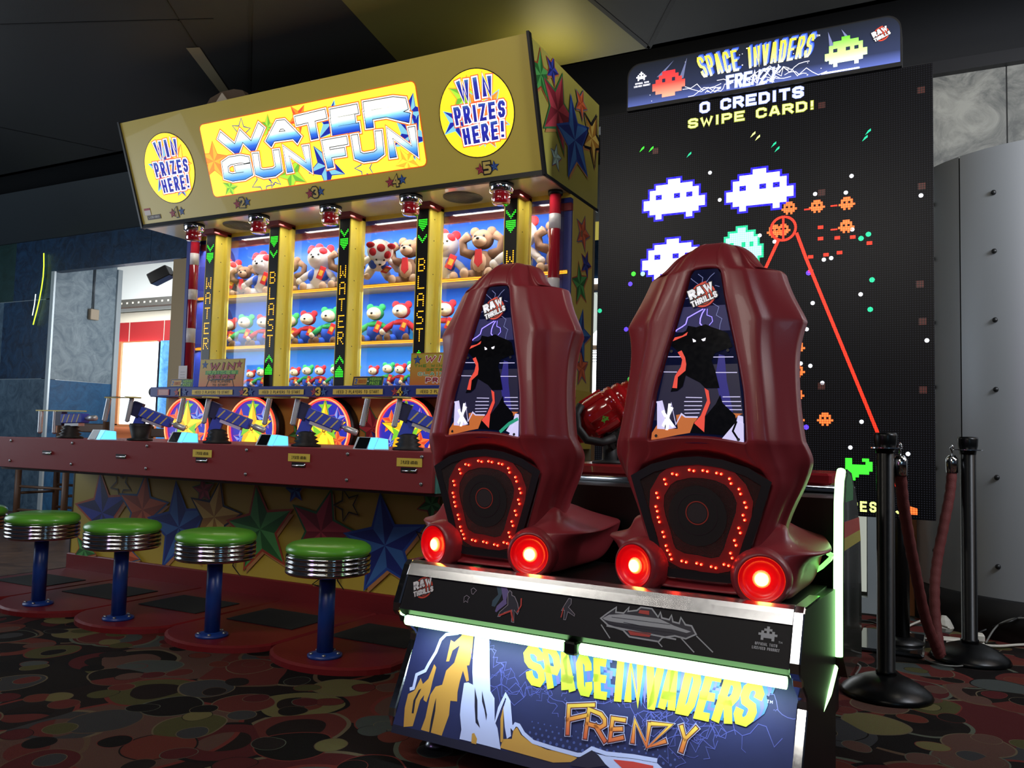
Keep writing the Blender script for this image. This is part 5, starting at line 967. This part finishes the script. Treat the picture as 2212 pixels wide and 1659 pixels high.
    Lx = [(z, lerp(z, OWT)) for z in (.958, 1.0, 1.09, 1.18, 1.26, 1.35, 1.41, 1.424)]
    w_.poly([(h, (z-z0)*kz) for z, h in Lx]+[(-h, (z-z0)*kz) for z, h in Lx[::-1]], 0)
    def ins(pts): return [(max(-lerp(p[1]/kz+z0, OWT)+.002, min(lerp(p[1]/kz+z0, OWT)-.002, p[0])), max(-.004, min(.456, p[1]))) for p in pts]
    BL, VI, OR2, LV, MO = M('win_black', '08080c', .15, coat=.5), E_('win_violet', '2a2690', .3), E_('win_orange', 'b8642c', .7), E_('win_lilac', 'c8c4ec', .75), E_('win_red', 'e04838', .7)
    w_.poly(ins([(-.09, .29), (.09, .29), (.06, .36), (-.06, .36)]), .0004, E_('win_indigo', '16165c', .28))
    w_.poly(ins([(-.13, .05), (.13, .05), (.10, .20), (-.10, .20)]), .0003, E_('win_dusk', '16163c', .25))
    w_.poly(ins(wps([(30, 1130), (40, 1190), (55, 1186), (60, 1120), (75, 1040), (50, 1030)])), .0006, VI)
    for p in ART['hl']: q = ins(wps(p)); w_.stroke(q, .0022, .0010, LV)
    for i, p in enumerate(ART['hills']): w_.poly(ins(wps(p)), .0012+i*.0002, OR2 if i in (0, 4) else LV)
    w_.stroke(ins(wps([(-128, 1066), (-100, 1000), (-88, 1062), (-75, 1005), (-60, 1033), (-49, 1025), (-16, 1025)])), .004, .0026, LV)
    for p in (((-110, 1000), (-85, 1050)), ((-112, 1040), (-82, 1000)), ((-100, 990), (-92, 1060))): w_.stroke(ins(wps(p)), .007, .0028, E_('win_flash', 'ffffff', 1.6))
    w_.poly(ins(wps(ART['mon'])), .0020, BL); w_.poly(ins(wps(ART['mon2'])), .0022, BL)
    for p in ART['redl']: w_.poly(ins(wps(p)), .0030, MO)
    for p in ART['eyes']: w_.poly(ins(wps(p)), .0032, E_('win_eye', 'f4f0ff', 1.1))
    LB = E_('win_bolt', '8878ff', 2.0); LB2 = E_('win_bolt_dim', '7880b8', .5)
    for i, p in enumerate(ART['bolts']): w_.stroke(ins(wps(p)), .0030 if i < 2 else .0016, .0016, LB if i < 3 else LB2)
    if cx > .5: 
        w_.poly(ins(wps([(40, 960), (84, 1014), (120, 1010), (107, 957)])), .0034, LV); w_.stroke(ins(wps([(85, 1015), (75, 990), (88, 970)])), .005, .0038, BL)
    else: 
        w_.stroke(ins(wps([(40, 975), (70, 1000), (100, 1015)])), .010, .0036, E_('win_teal', '209878', .6)); w_.poly(ins(wps([(70, 965), (90, 1005), (120, 1010), (107, 957)])), .0034, LV)
    x_, y_ = wp((-3, 1352)); raw_logo(w_, x_+.002, y_, .066, .0040, .55)
    for p in ((-137, 968), (97, 963), (-98, 1195), (72, 1193)): x_, y_ = ins([wp(p)])[0]; w_.disc(x_-.008*(1 if x_ > 0 else -1), y_+.006, .0042, .0048, BLK, 10)
    w_.build('picture_window', t, frame=wf)
    # speaker grille with its string of red diodes
    gy = lerp(.75, YR)+.018; gf = frame((0, gy, 0), (1, 0, 0), (0, -.045, 1)); 
    gp_ = [(-.174, .862), (-.125, .890), (-.06, .908), (0, .914), (.06, .908), (.125, .890), (.174, .862), (.158, .81), (.126, .71), (.100, .632), (.078, .617), (-.078, .617), (-.100, .632), (-.126, .71), (-.158, .81)]
    GM = M('grille_mesh_black', '140506', .6, emit=.001, ecol='200000', bump=.8, bscale=900)
    g = MB(GM); g.poly(gp_, .001); g.stroke(gp_, .022, .004, M('grille_rim', '080506', .5), True)
    rl_ = [(p[0]/1000+.004, p[1]/1000-.003) for p in ART['ringled']]
    # red haze of the diodes, painted as a dim glowing band
    HAZE = M('diode_haze_red', '340404', .6, emit=.2, ecol='c80408', dots=(.0036, .42, (0, 1), .25)); g.stroke(rl_, .040, .0016, HAZE, True)
    g.disc(-.004, .770, .078, .0020, M('cone_black', '0c0607', .7), 36); g.ring(-.004, .775, .052, .055, .0026, M('cone_ring', '1c1012', .5), 40); g.ring(-.004, .778, .028, .031, .0028, M('cone_ring_copper', '6a2a22', .4, emit=.12, ecol='b03020'), 40); g.disc(-.004, .778, .026, .0026, M('cone_grey', '2a2224', .6), 30)
    for q in gp_[::3]: pass
    go = g.build('speaker_grille', t, frame=gf); 
    d_ = MB(M('diode_red', 'ff2818', .3, emit=8.0, ecol='ff2010')); d2 = M('diode_core', 'ffa060', .3, emit=9.0, ecol='ff7040')
    for i, p in enumerate(rl_):
        for dx, dy in ((0, 0), (.004, -.012) if abs(p[0]) > .07 else (.012, -.002)):
            d_.ball((p[0]+dx, p[1]+dy, .006), (.0038, .0038, .003), None, 8, 5); d_.disc(p[0]+dx, p[1]+dy, .0018, .0095, d2, 8)
    d_.build('diode_string', t, frame=gf)
    # tail lights
    for s_ in (-1, 1):
        T = Matrix.Translation((s_*.165, .024, .628)) @ Matrix.Rotation(R(s_*14), 4, 'Z')
        q = MB(SHELL); q.lathe([(.076, .040), (.073, .012), (.067, -.004), (.061, -.012), (.057, -.012), (.055, -.010)], (0, 0, 0), 36, None, 'y', True, False); q.build('lamp_housing', t, frame=T)
        q = MB(M('lamp_cup_red', 'b00810', .3, emit=.55, ecol='d80008')); q.lathe([(.056, -.014), (.052, -.009), (.048, -.010), (.044, -.005), (.036, -.002), (.0, -.001)], (0, 0, 0), 36, None, 'y', True, False); 
        q.build('tail_light', t, frame=T); c = MB(M('lamp_core', 'ffdf90', .2, emit=4.5, ecol='ff3418')); c.ball((0, -.004, 0), (.022, .006, .022), None, 20, 9); c.disc(0, 0, .0165, 0, M('lamp_core_hot', 'fff0c0', .2, emit=5, ecol='ffe070')); c.v[-40:] = [Vector((v.x, -.0105, v.y)) for v in c.v[-40:]]; c.build('lamp_core', t, frame=T)
    # green edge strip on the outer wing
    g = MB(M('strip_green', '80ff70', .3, emit=2.0, ecol='80ff70')); g.tube([(.288, .22, .680), (.283, .30, .668), (.27, .36, .650), (.24, .40, .62), (.20, .42, .590)], .006, 8)
    if cx > .5: g.build('edge_light', t)
    return t
seat(.252, 'moulded_seat'); seat(.905, 'moulded_seat')
# ---------------------------------------------------------------- console, side panels, blaster
c = MB(GB); c.prism([(.95, .30), (.90, .80), (.90, .825), (1.22, .825), (1.22, .0), (1.0, .0), (1.0, .30)], .09, 1.06, 'yz'); c.box(.09, 1.16, .60, .92, .30, .80); c.box(.16, .56, .885, .95, .42, .7, M('console_recess', '040405', .5), .02); c.box(.62, 1.0, .885, .95, .42, .7, MATS['console_recess'], .02); P_(c, 'console')
c = MB(M('console_top_red', '8c1c24', .25, coat=.4)); c.box(.05, 1.09, .885, 1.25, .826, .866, None, .008); P_(c, 'console_top')
c = MB(CH); c.tube([(.02, .875, .812), (1.165, .875, .812)], .015, 12); P_(c, 'console_rail')
c = MB(BOLT)
for x, z in ((.985, .705), (.96, .60)): c.lathe([(.012, .875), (.012, .886)], (x, 0, z), 12, None, 'y')
P_(c, 'console_bolts')
GS = M('strip_white_green', 'd8ffc8', .2, emit=3.6, ecol='b0ffa0')
for x0, x1, n_ in ((1.172, 1.198, 0), (-.026, 0, 1)):
    out = [(.50, .30), (.425, .37), (.425, .60), (.432, .80), (.455, .865), (.50, .893), (.58, .880), (.68, .80), (.76, .66), (.78, .50), (.78, .30)]
    s = MB(M('side_panel_black_art', '14201a', .25, coat=.6)); s.prism(out, x0, x1, 'yz')
    s.prism([(.46, .80), (.475, .86), (.51, .885), (.57, .87), (.60, .84), (.60, .80)], x1-.002, x1+.001, 'yz', M('panel_print_green', '2c7a3c', .3)) if n_ == 0 else 0
    if n_ == 0: s.prism([(.44, .70), (.44, .745), (.72, .74), (.74, .70)], x1-.002, x1+.001, 'yz', M('panel_print_red', 'a83828', .3)); s.prism([(.44, .665), (.44, .70), (.74, .70), (.755, .665)], x1-.002, x1+.001, 'yz', M('panel_print_yellow', 'a89c38', .3))
    o = P_(s, 'side_panel'); e = MB(GS); xm = (x0+x1)/2
    e.tube([(xm, .422, .375), (xm, .420, .60), (xm, .426, .80), (xm, .446, .862), (xm, .475, .888)], .0125, 10); P_(e, 'edge_light', o)
    if n_ == 0: e = MB(GS); e.tube([(xm-.01, .41, .345), (xm-.01, .31, .30), (xm-.01, .24, .27)], [.012, .012, .004], 10); P_(e, 'lower_edge_light', o)
BL_ = M('blaster_red_gloss', '9c1418', .14, coat=.8)
bl = root('blaster_tmp', 'x', 'x'); D.objects.remove(bl)
T = Matrix.Translation((.165, 1.0, 1.05)) @ Matrix.Rotation(R(22), 4, 'Z') @ Matrix.Rotation(R(-34), 4, 'Y')
b = MB(BL_); b.T = T; b.lathe([(.02, -.13), (.05, -.125), (.062, -.09), (.066, -.05), (.078, -.045), (.084, .0), (.084, .06), (.078, .085), (.082, .09), (.08, .11), (.070, .118), (.074, .125), (.072, .15), (.060, .158), (.062, .165), (.058, .19), (.045, .20)], seg=28, axis='x')
for a in range(0, 360, 45): b.T = T @ Matrix.Rotation(R(a), 4, 'X'); b.box(-.03, .075, -.014, .014, .078, .09, None, .004)
b.T = T; o = P_(b, 'blaster')
k = MB(M('muzzle_green', '28c040', .25, emit=.5, ecol='20c838')); k.T = T; k.lathe([(.062, .192), (.066, .20), (.062, .212), (.04, .214), (.038, .205)], seg=24, axis='x'); P_(k, 'muzzle_ring', o)
k = MB(M('blaster_badge', '4c9a30', .4)); k.T = T @ Matrix.Translation((.03, -.0865, -.03)) @ Matrix.Rotation(R(90), 4, 'X'); pixels(k, BUG, -.016, .016, .0045, .002, None); P_(k, 'badge', o)
k = MB(RUB); k.T = T; k.tube([(-.02, -.07, .07), (-.055, -.082, .05), (-.08, -.086, .0), (-.075, -.084, -.06), (-.03, -.075, -.10), (.02, -.05, -.11)], .017, 10); P_(k, 'trigger_guard', o)
k = MB(RUB); k.T = T; k.box(-.02, .11, -.05, .05, -.145, -.085, None, .01); 
for q in range(4): k.box(-.01+q*.03, .005+q*.03, -.053, .053, -.15, -.09)
P_(k, 'lower_guard', o); k = MB(RUB); k.lathe([(.07, .866), (.07, .876), (.03, .88), (.028, .98), (.04, .99)], (.22, 1.02, 0), 18); P_(k, 'pivot', o)
# ================================================================ the big LED screen
tower = root('led_screen_tower', 'tall black LED screen with lit marquee sign behind the two red seats', 'led screen', (0, 4.15, 0), R(-.3))
sf = Matrix.Translation((0, 0, 0)) @ Matrix.Rotation(R(90), 4, 'X')
PX = .01042
SB = M('screen_face', '08080b', .35, emit=.035, ecol='9aa0b8', dots=(PX, .30, (0, 1), .0), spec=.15); b = MB(M('screen_housing', '0a0a0c', .5)); b.box(-1.632, -.012, .004, .12, .64, 2.722); tower_f = b.build('screen_housing', tower)
s = MB(SB); s.rect(-1.632, .642, -.012, 2.720, 0)
def led(k, c, e=3.2, ec=None, fl=.22): return M('led_'+k, c, .4, emit=e, ecol=ec or c, dots=(PX, .46, (0, 1), fl))
LW, LBu, LRd, LOr, LGn, LTl, LCy, LYl, LVi = led('white', 'f4f6ff', 1.5, fl=.45), led('blue', '2010e0', 1.3, fl=.6), led('red', 'ff3018', 1.6, fl=.15), led('orange', 'ff7030', 1.7, fl=.2), led('green', '40f090', 1.4, fl=.4), led('teal', '18c890', 1.3, fl=.4), led('cyan', 'a8f8ff', 1.5, fl=.5), led('yellow', 'f0ff90', 1.6, fl=.35), led('violet', '6040ff', 1.5, fl=.35)
# stand-in pixel figures of our own pattern, same size and colour as on the screen
BIG = ('0000110000', '0011111100', '0111111110', '0101101010', '1111111111', '1111111111', '0111111110', '0010000100')
SMALL = ('0011100', '0111110', '0101010', '1111111', '0111110', '0010100')
def figure(bm, x, y, px, mat, edge=None, g=1, py=None):
    py = py or px
    if edge:
        H_, W_ = len(bm), len(bm[0])
        for j in range(H_):
            for i in range(W_):
                if bm[j][i] == '1': s.rect(x+i*px-PX*g, y-(j+1)*py-PX*g, x+(i+1)*px+PX*g, y-j*py+PX*g, .0005, edge)
    pixels(s, bm, x, y, px, .001, mat, py)
figure(BIG, -1.379, 2.327, .0325, LW, LBu, 1, .0258); figure(BIG, -.945, 2.325, .0325, LW, LBu, 1, .0258); figure(BIG, -1.382, 2.010, .0325, LW, LBu, 1, .0258)
figure(BIG, -.965, 2.035, .0195, LCy, LTl, 1, .0245)
for x, y in ((-.640, 2.11), (-.512, 2.105), (-.378, 2.105), (-.381, 1.995), (-.601, 1.427), (-.601, 1.312), (-.604, 1.199), (-.602, 1.082), (-.474, 1.083)): figure(SMALL, x-.036, y+.032, .0104, LOr)
for x, y in ((-.51, 2.095), (-.39, 2.100), (-.39, 1.985)): s.rect(x-.06, y-.003, x-.03, y+.004, .001, LRd)
for x, y in ((-.495, 2.0), (-.495, 1.945), (-.42, 1.942), (-.352, 1.94), (-.54, 1.86), (-.47, 1.865), (-.41, 1.87), (-.54, 1.79), (-.28, 1.905)): s.rect(x-.012, y-.006, x+.012, y+.010, .001, LRd)
figure(SMALL, -.745, 2.035, .0105, LOr); s.ring(-.667, 2.012, .052, .064, .0015, LRd, 30); figure(SMALL, -.700, 2.035, .0095, LOr); s.rect(-.672, 1.96, -.662, 2.07, .0018, LRd)
s.stroke([(-.605, 1.985), (-.562, 1.860), (-.251, 1.035), (-.150, .735)], .015, .0012, LRd); s.stroke([(-.69, 1.955), (-.76, 1.80)], .015, .0012, LRd); s.poly([(-.150, .735), (-.120, .700), (-.085, .690), (-.085, .662), (-.150, .662)], .0012, LOr)
for i, (x, y) in enumerate(ART['stars']):
    x, y = x/1000, y/1000; m = (LGn, LGn, LTl, LYl, LYl, LTl, LTl, LTl, LTl)[i] if i < 9 else LW
    if i in (16, 17, 23, 31, 32): m = LTl
    if i in (20, 21): m = (LGn, LCy)[i-20]
    if i in (22, 24, 25, 41): m = LVi
    r_ = .010 if m is LW else .0125
    if i < 9: s.poly([(x-r_, y-r_), (x+r_, y+r_*.4), (x+r_, y+r_*1.3), (x, y+r_*.6)], .001, m)
    else: s.disc(x, y, r_, .001, m, 8)
for x, y in ((-1.32, 2.49), (-.49, 2.60), (-.49, 2.17), (-.06, 2.60), (-.06, 2.15), (-.06, 1.53), (-.07, 1.70), (-.49, 1.24), (-.06, 1.22)): s.rect(x-PX*1.5, y-PX*1.5, x+PX*1.5, y+PX*1.5, .001, led('dim', '0c0808', .35, '8a3c34', fl=.0))
figure(('11000110', '11000011', '11111111', '11111111', '11111110', '11110000', '11100000'), -.385, .905, .0145, LGn, LTl, 0); 
WHG = led('white_glow', 'a0b0ff', .9, fl=.6); YLG = led('yellow_glow', '98a030', .6, fl=.6)
text(s, '0 CREDITS', -1.085, 2.655, .056, .0115, [(.006, WHG, .0012), (0, LW, .0018)], fitw=.51, cw=.75); text(s, 'SWIPE CARD!', -1.145, 2.583, .050, .0105, [(.006, YLG, .0012), (0, LYl, .0018)], fitw=.62, cw=.75)
text(s, 'RES', -.362, .662, .048, .010, [(0, LYl, .0018)], fitw=.11); text(s, 'JI', -.175, .662, .048, .010, [(0, LYl, .0018)], fitw=.06)
s.build('screen', tower, frame=sf)
# marquee
mq = MB(M('marquee_housing', '0e0f12', .5)); r_ = .07; X0, X1, Z0, Z1 = -1.470, -.145, 2.742, 2.968
def rnd(x0, x1, z0, z1, r): return [(x0, z0), (x1, z0)]+[(x1-r+r*math.cos(R(a)), z1-r+r*math.sin(R(a))) for a in range(0, 91, 15)]+[(x0+r+r*math.cos(R(a)), z1-r+r*math.sin(R(a))) for a in range(90, 181, 15)]
mq.prism(rnd(X0-.006, X1+.006, 2.722, Z1+.006, r_), -.02, .10, 'xz'); mo = mq.build('marquee', tower)
mf = Matrix.Translation((0, -.0205, 0)) @ Matrix.Rotation(R(90), 4, 'X'); k = MB(ramp_mat('marquee_night', 1, [(2.74, '5868b0'), (2.80, '2c3450'), (2.97, '1c2028')], .75, .25))
k.poly(rnd(X0, X1, Z0, Z1, r_), .0)
def EM(n, c, e): return M('mq_'+n, c, .3, emit=e)
MW, MB1, MRD, MGR, MY = EM('white', 'f4f4ff', 1.2), EM('blue', '2c50d0', .7), EM('red', 'e83030', .9), EM('green', '70d840', .9), ramp_mat('mq_letter', 1, [(2.82, 'fffff0'), (2.86, 'fff890'), (2.93, 'e8d040')], 1.15)
rg2 = random.Random(11)
for q in range(26): k.disc(rg2.uniform(X0+.05, X1-.05), rg2.uniform(Z0+.01, Z1-.02), rg2.choice((.0022, .0035)), .0006, MW, 8)
for x0_, z0_, x1_, z1_ in ((-1.30, 2.90, -1.22, 2.955), (-1.18, 2.87, -1.15, 2.955), (-.44, 2.88, -.46, 2.95), (-.36, 2.90, -.40, 2.95)): k.poly([(x0_-.012, z0_-.02), (x0_+.012, z0_-.02), (x1_, z1_)], .0007, EM('beam', '7c84b0', .5))
pixels(k, ('0001111000', '0011111100', '0110110110', '1111111111', '1111111111', '0111111110', '0001111000'), -1.335, 2.905, .0176, .0012, ramp_mat('mq_red_fade', 1, [(2.77, 'ffb090'), (2.84, 'f04840'), (2.91, 'd82c38')], .9), .0200)
pixels(k, BIG, -.474, 2.912, .0188, .0012, ramp_mat('mq_green_fade', 1, [(2.77, 'f4ffe8'), (2.83, 'c8f890'), (2.91, '60c828')], 1.0), .0178)
pixels(k, BUG, -1.425, 2.925, .008, .001, MW, .008); text(k, 'OFFICIAL TAITO', -1.43, 2.858, .010, .0022, [(0, MW, .001)], fitw=.075); text(k, 'LICENSED PRODUCT', -1.437, 2.843, .010, .0022, [(0, MW, .001)], fitw=.09)
Q_ = ((-1.105, 2.945), (-.515, 2.952), (-.545, 2.842), (-1.065, 2.832))
for d_, m, zz in ((.020, MB1, .0016), (.012, EM('blue2', '6c8cf0', .8), .0020), (0, MY, .0026)): text(k, 'SPACE INVADERS', 0, 0, .1, .0122, [(0, m, zz)], cw=.5, gap=.16, quad=[(p[0]+d_*.6, min(p[1]+d_*.6, Z1-.002)) for p in Q_])
text(k, 'TM', -.512, 2.935, .010, .002, [(0, MW, .0016)])
text(k, 'FRENZY', 0, 0, .1, .009, [(.008, EM('glow', 'b8c4ff', .9), .0030), (0, EM('frenzy', 'fff4e8', 1.3), .0036)], cw=.5, gap=.12, slant=.2, quad=((-.945, 2.818), (-.680, 2.822), (-.710, 2.748), (-.940, 2.752)))
for q in range(16):
    a_ = (rg2.uniform(-1.0, -.62), rg2.uniform(2.755, 2.81)); b_ = (a_[0]+rg2.choice((-1, 1))*rg2.uniform(.08, .2), max(Z0+.002, min(2.85, a_[1]+rg2.uniform(-.05, .04)))); k.stroke([(p[0], max(Z0+.003, p[1])) for p in bolt(rg2, a_, b_, .16, 6)], .003, .0012, MW)
raw_logo(k, -.225, 2.890, .066, .0016, .9)
k.rect(-.49, 2.743, -.32, 2.750, .002, EM('tube', 'ffffff', 3.)); k.build('marquee_face', mo, frame=mf)
for x in (-.165, -1.48):
    p = MB(M('pole_black', '0b0b0c', .35)); p.cyl((x, .36, .02), .035, .95, 20); p.tube([(x, .36, .90), (x, .12, .95)], .03, 10); p.lathe([(.10, .02), (.10, .03), (.045, .05)], (x, .36, 0), 24); o = p.build('support_pole', tower)
    q = MB(M('glossy_base_plate', '1a1c1e', .12, coat=.6)); ring = [(x+sx*(.155-.03*(1-math.cos(R(a))))-0, .36+sy*(.25-.03*(1-math.sin(R(a))))) for sx, sy, r0 in ((1, -1, 0), (1, 1, 1), (-1, 1, 0), (-1, -1, 1)) for a in ((0, 30, 60, 90) if not r0 else (90, 60, 30, 0))]
    q.box(x-.20, x+.10, .14, .62, 0, .02, None, .008); q.build('base_plate', o)
# ================================================================ rope barrier
PB = M('post_black_gloss', '060708', .3, spec=.22)
def post(label, x, y, ry):
    t = root('barrier_post', label, 'barrier post', (x, y, 0), 0, 'black rope barrier posts')
    b = MB(PB); b.lathe([(.165, 0), (.168, .008), (.160, .022), (.13, .045), (.09, .066), (.055, .078), (.03, .082)], seg=40); b.build('domed_base', t)
    b = MB(PB); b.lathe([(.038, .080), (.038, .095), (.0335, .098), (.0335, .94), (.030, .945)], seg=24); b.build('pole', t)
    b = MB(PB); b.lathe([(.034, .935), (.037, .955), (.042, .975), (.044, 1.005), (.041, 1.017), (.0, 1.018)], seg=24); b.build('cap', t)
    b = MB(CH); b.ring(0, 0, .034, .062, .955, None, 28); b.ring(0, 0, .034, .062, .958, None, 28); b.lathe([(.062, .9545), (.062, .9585)], seg=28, caps=False); b.build('hook_plate', t)
    return t
post('black rope barrier post nearer the arcade bench, domed base on the carpet', -.187, 3.61, 0); post('black rope barrier post farther right, in front of the metal column', .121, 4.40, 0)
rp = root('barrier_rope', 'dark red velvet rope hanging in a deep V between two black posts', 'barrier rope', (-.05, 4.0, 0))
ROP = M('rope_red', '541a18', .75, bump=.4, bscale=300)
p1 = [(-.135, 3.64, .862), (-.128, 3.72, .74), (-.11, 3.84, .58), (-.085, 3.98, .40), (-.055, 4.10, .22), (-.02, 4.18, .10), (-.002, 4.215, .045)]
p2 = [(.055, 4.37, .862), (.045, 4.36, .75), (.018, 4.34, .60), (-.008, 4.32, .45), (-.02, 4.29, .32), (-.015, 4.26, .17), (.003, 4.22, .045)]
for P in (p1, p2):
    b = MB(ROP); n_ = 60; pts = []
    for i in range(n_+1):
        u = i/n_*(len(P)-1); k0 = min(int(u), len(P)-2); f = u-k0; g = lambda j: Vector(P[max(0, min(len(P)-1, j))]); a0, a1, a2, a3 = g(k0-1), g(k0), g(k0+1), g(k0+2)
        pts.append(.5*((2*a1)+(a2-a0)*f+(2*a0-5*a1+4*a2-a3)*f*f+(3*a1-a0-3*a2+a3)*f**3)-Vector((-.05, 4.0, 0)))
    b.tube(pts, [.0225+.0012*math.sin(i*1.9) for i in range(n_+1)], 14); o = b.build('rope', rp)
    b = MB(CH); a = Vector(P[0])-Vector((-.05, 4.0, 0)); b.tube([a+Vector((0, 0, -.012)), a+Vector((0, 0, .05)), a+Vector((0, 0, .068))], [.026, .026, .016], 18); b.tube([a+Vector((0, 0, .068)), a+Vector((0, 0, .085)), a+Vector((-.006, -.008, .10)), a+Vector((0, -.004, .115)), a+Vector((.008, .0, .10))], .004, 8); b.build('chrome_hook', rp)
# ---------------------------------------------------------------- cables on the floor
def cable(label, pts, r, mat, grp='loose cables on the carpet'):
    b = MB(mat); P = [Vector(p) for p in pts]; out = []
    for i in range((len(P)-1)*8+1):
        u = i/8; k0 = min(int(u), len(P)-2); f = u-k0; g = lambda j: P[max(0, min(len(P)-1, j))]; a0, a1, a2, a3 = g(k0-1), g(k0), g(k0+1), g(k0+2)
        out.append(.5*((2*a1)+(a2-a0)*f+(2*a0-5*a1+4*a2-a3)*f*f+(3*a1-a0-3*a2+a3)*f**3))
    b.tube(out, r, 6); tag(b.build('power_cable'), label, 'cable', grp)
CW, CB_, CG = M('cable_white', 'b8b4a8', .5), M('cable_black', '0c0c0c', .5), M('cable_grey', '5c5c58', .5)
cable('white cable running right from the power strip', [(.19, 4.67, .02), (.26, 4.74, .012), (.34, 4.82, .012), (.46, 4.92, .012)], .007, CW)
cable('white cable looping left of the power strip behind the rope', [(-.01, 4.66, .02), (-.09, 4.72, .012), (-.16, 4.86, .012), (-.13, 5.0, .02), (-.05, 5.1, .04), (.0, 4.92, .05), (.04, 4.80, .06)], .006, CW)
cable('black cable crossing below the big screen at the left', [(-.62, 4.85, .012), (-.42, 4.98, .012), (-.30, 4.95, .012), (-.22, 4.7, .012)], .006, CB_)
cable('grey thin cable curling beside the base of the nearer post', [(-.36, 4.12, .01), (-.32, 4.0, .01), (-.30, 3.87, .03), (-.315, 3.80, .01)], .004, CG)
cable('grey cable running under the sagging rope end', [(-.06, 4.26, .008), (.0, 4.20, .008), (.06, 4.21, .008), (.09, 4.24, .008)], .004, CG)
cable('black cable tangle at the foot of the metal column', [(.10, 4.80, .01), (.22, 4.95, .05), (.30, 4.80, .12), (.42, 4.95, .14), (.55, 4.8, .03)], .006, CB_)
cable('grey cable arching beside the metal column base', [(.20, 4.78, .01), (.26, 4.86, .09), (.36, 4.84, .14), (.5, 4.8, .13)], .005, CG)
st2 = root('power_strip', 'white power strip lying on the carpet behind the farther post', 'power strip', (.09, 4.66, 0), R(4))
b = MB(M('strip_white', 'c4c0b4', .5)); b.box(-.11, .10, -.03, .03, .005, .04, None, .006)
for q in range(4): b.box(-.09+q*.045, -.065+q*.045, -.0305, -.029, .014, .03, BLK)
b.build('housing', st2); b = MB(MATS['strip_white']); b.box(.06, .10, -.035, .03, .04, .075, None, .006); b.build('plug', st2)
bag = MB(M('white_bag', 'b4b0a4', .7)); bag.loft([[(.02+.06*math.cos(a)*k_, 5.02+.05*math.sin(a)*k_, z) for a in [2*PI*q/9 for q in range(9)]] for k_, z in ((.6, .0), (.8, .02), (.5, .06), (.2, .08))], None); tag(bag.build('paper_bag'), 'crumpled white paper on the floor behind the farther post', 'paper')
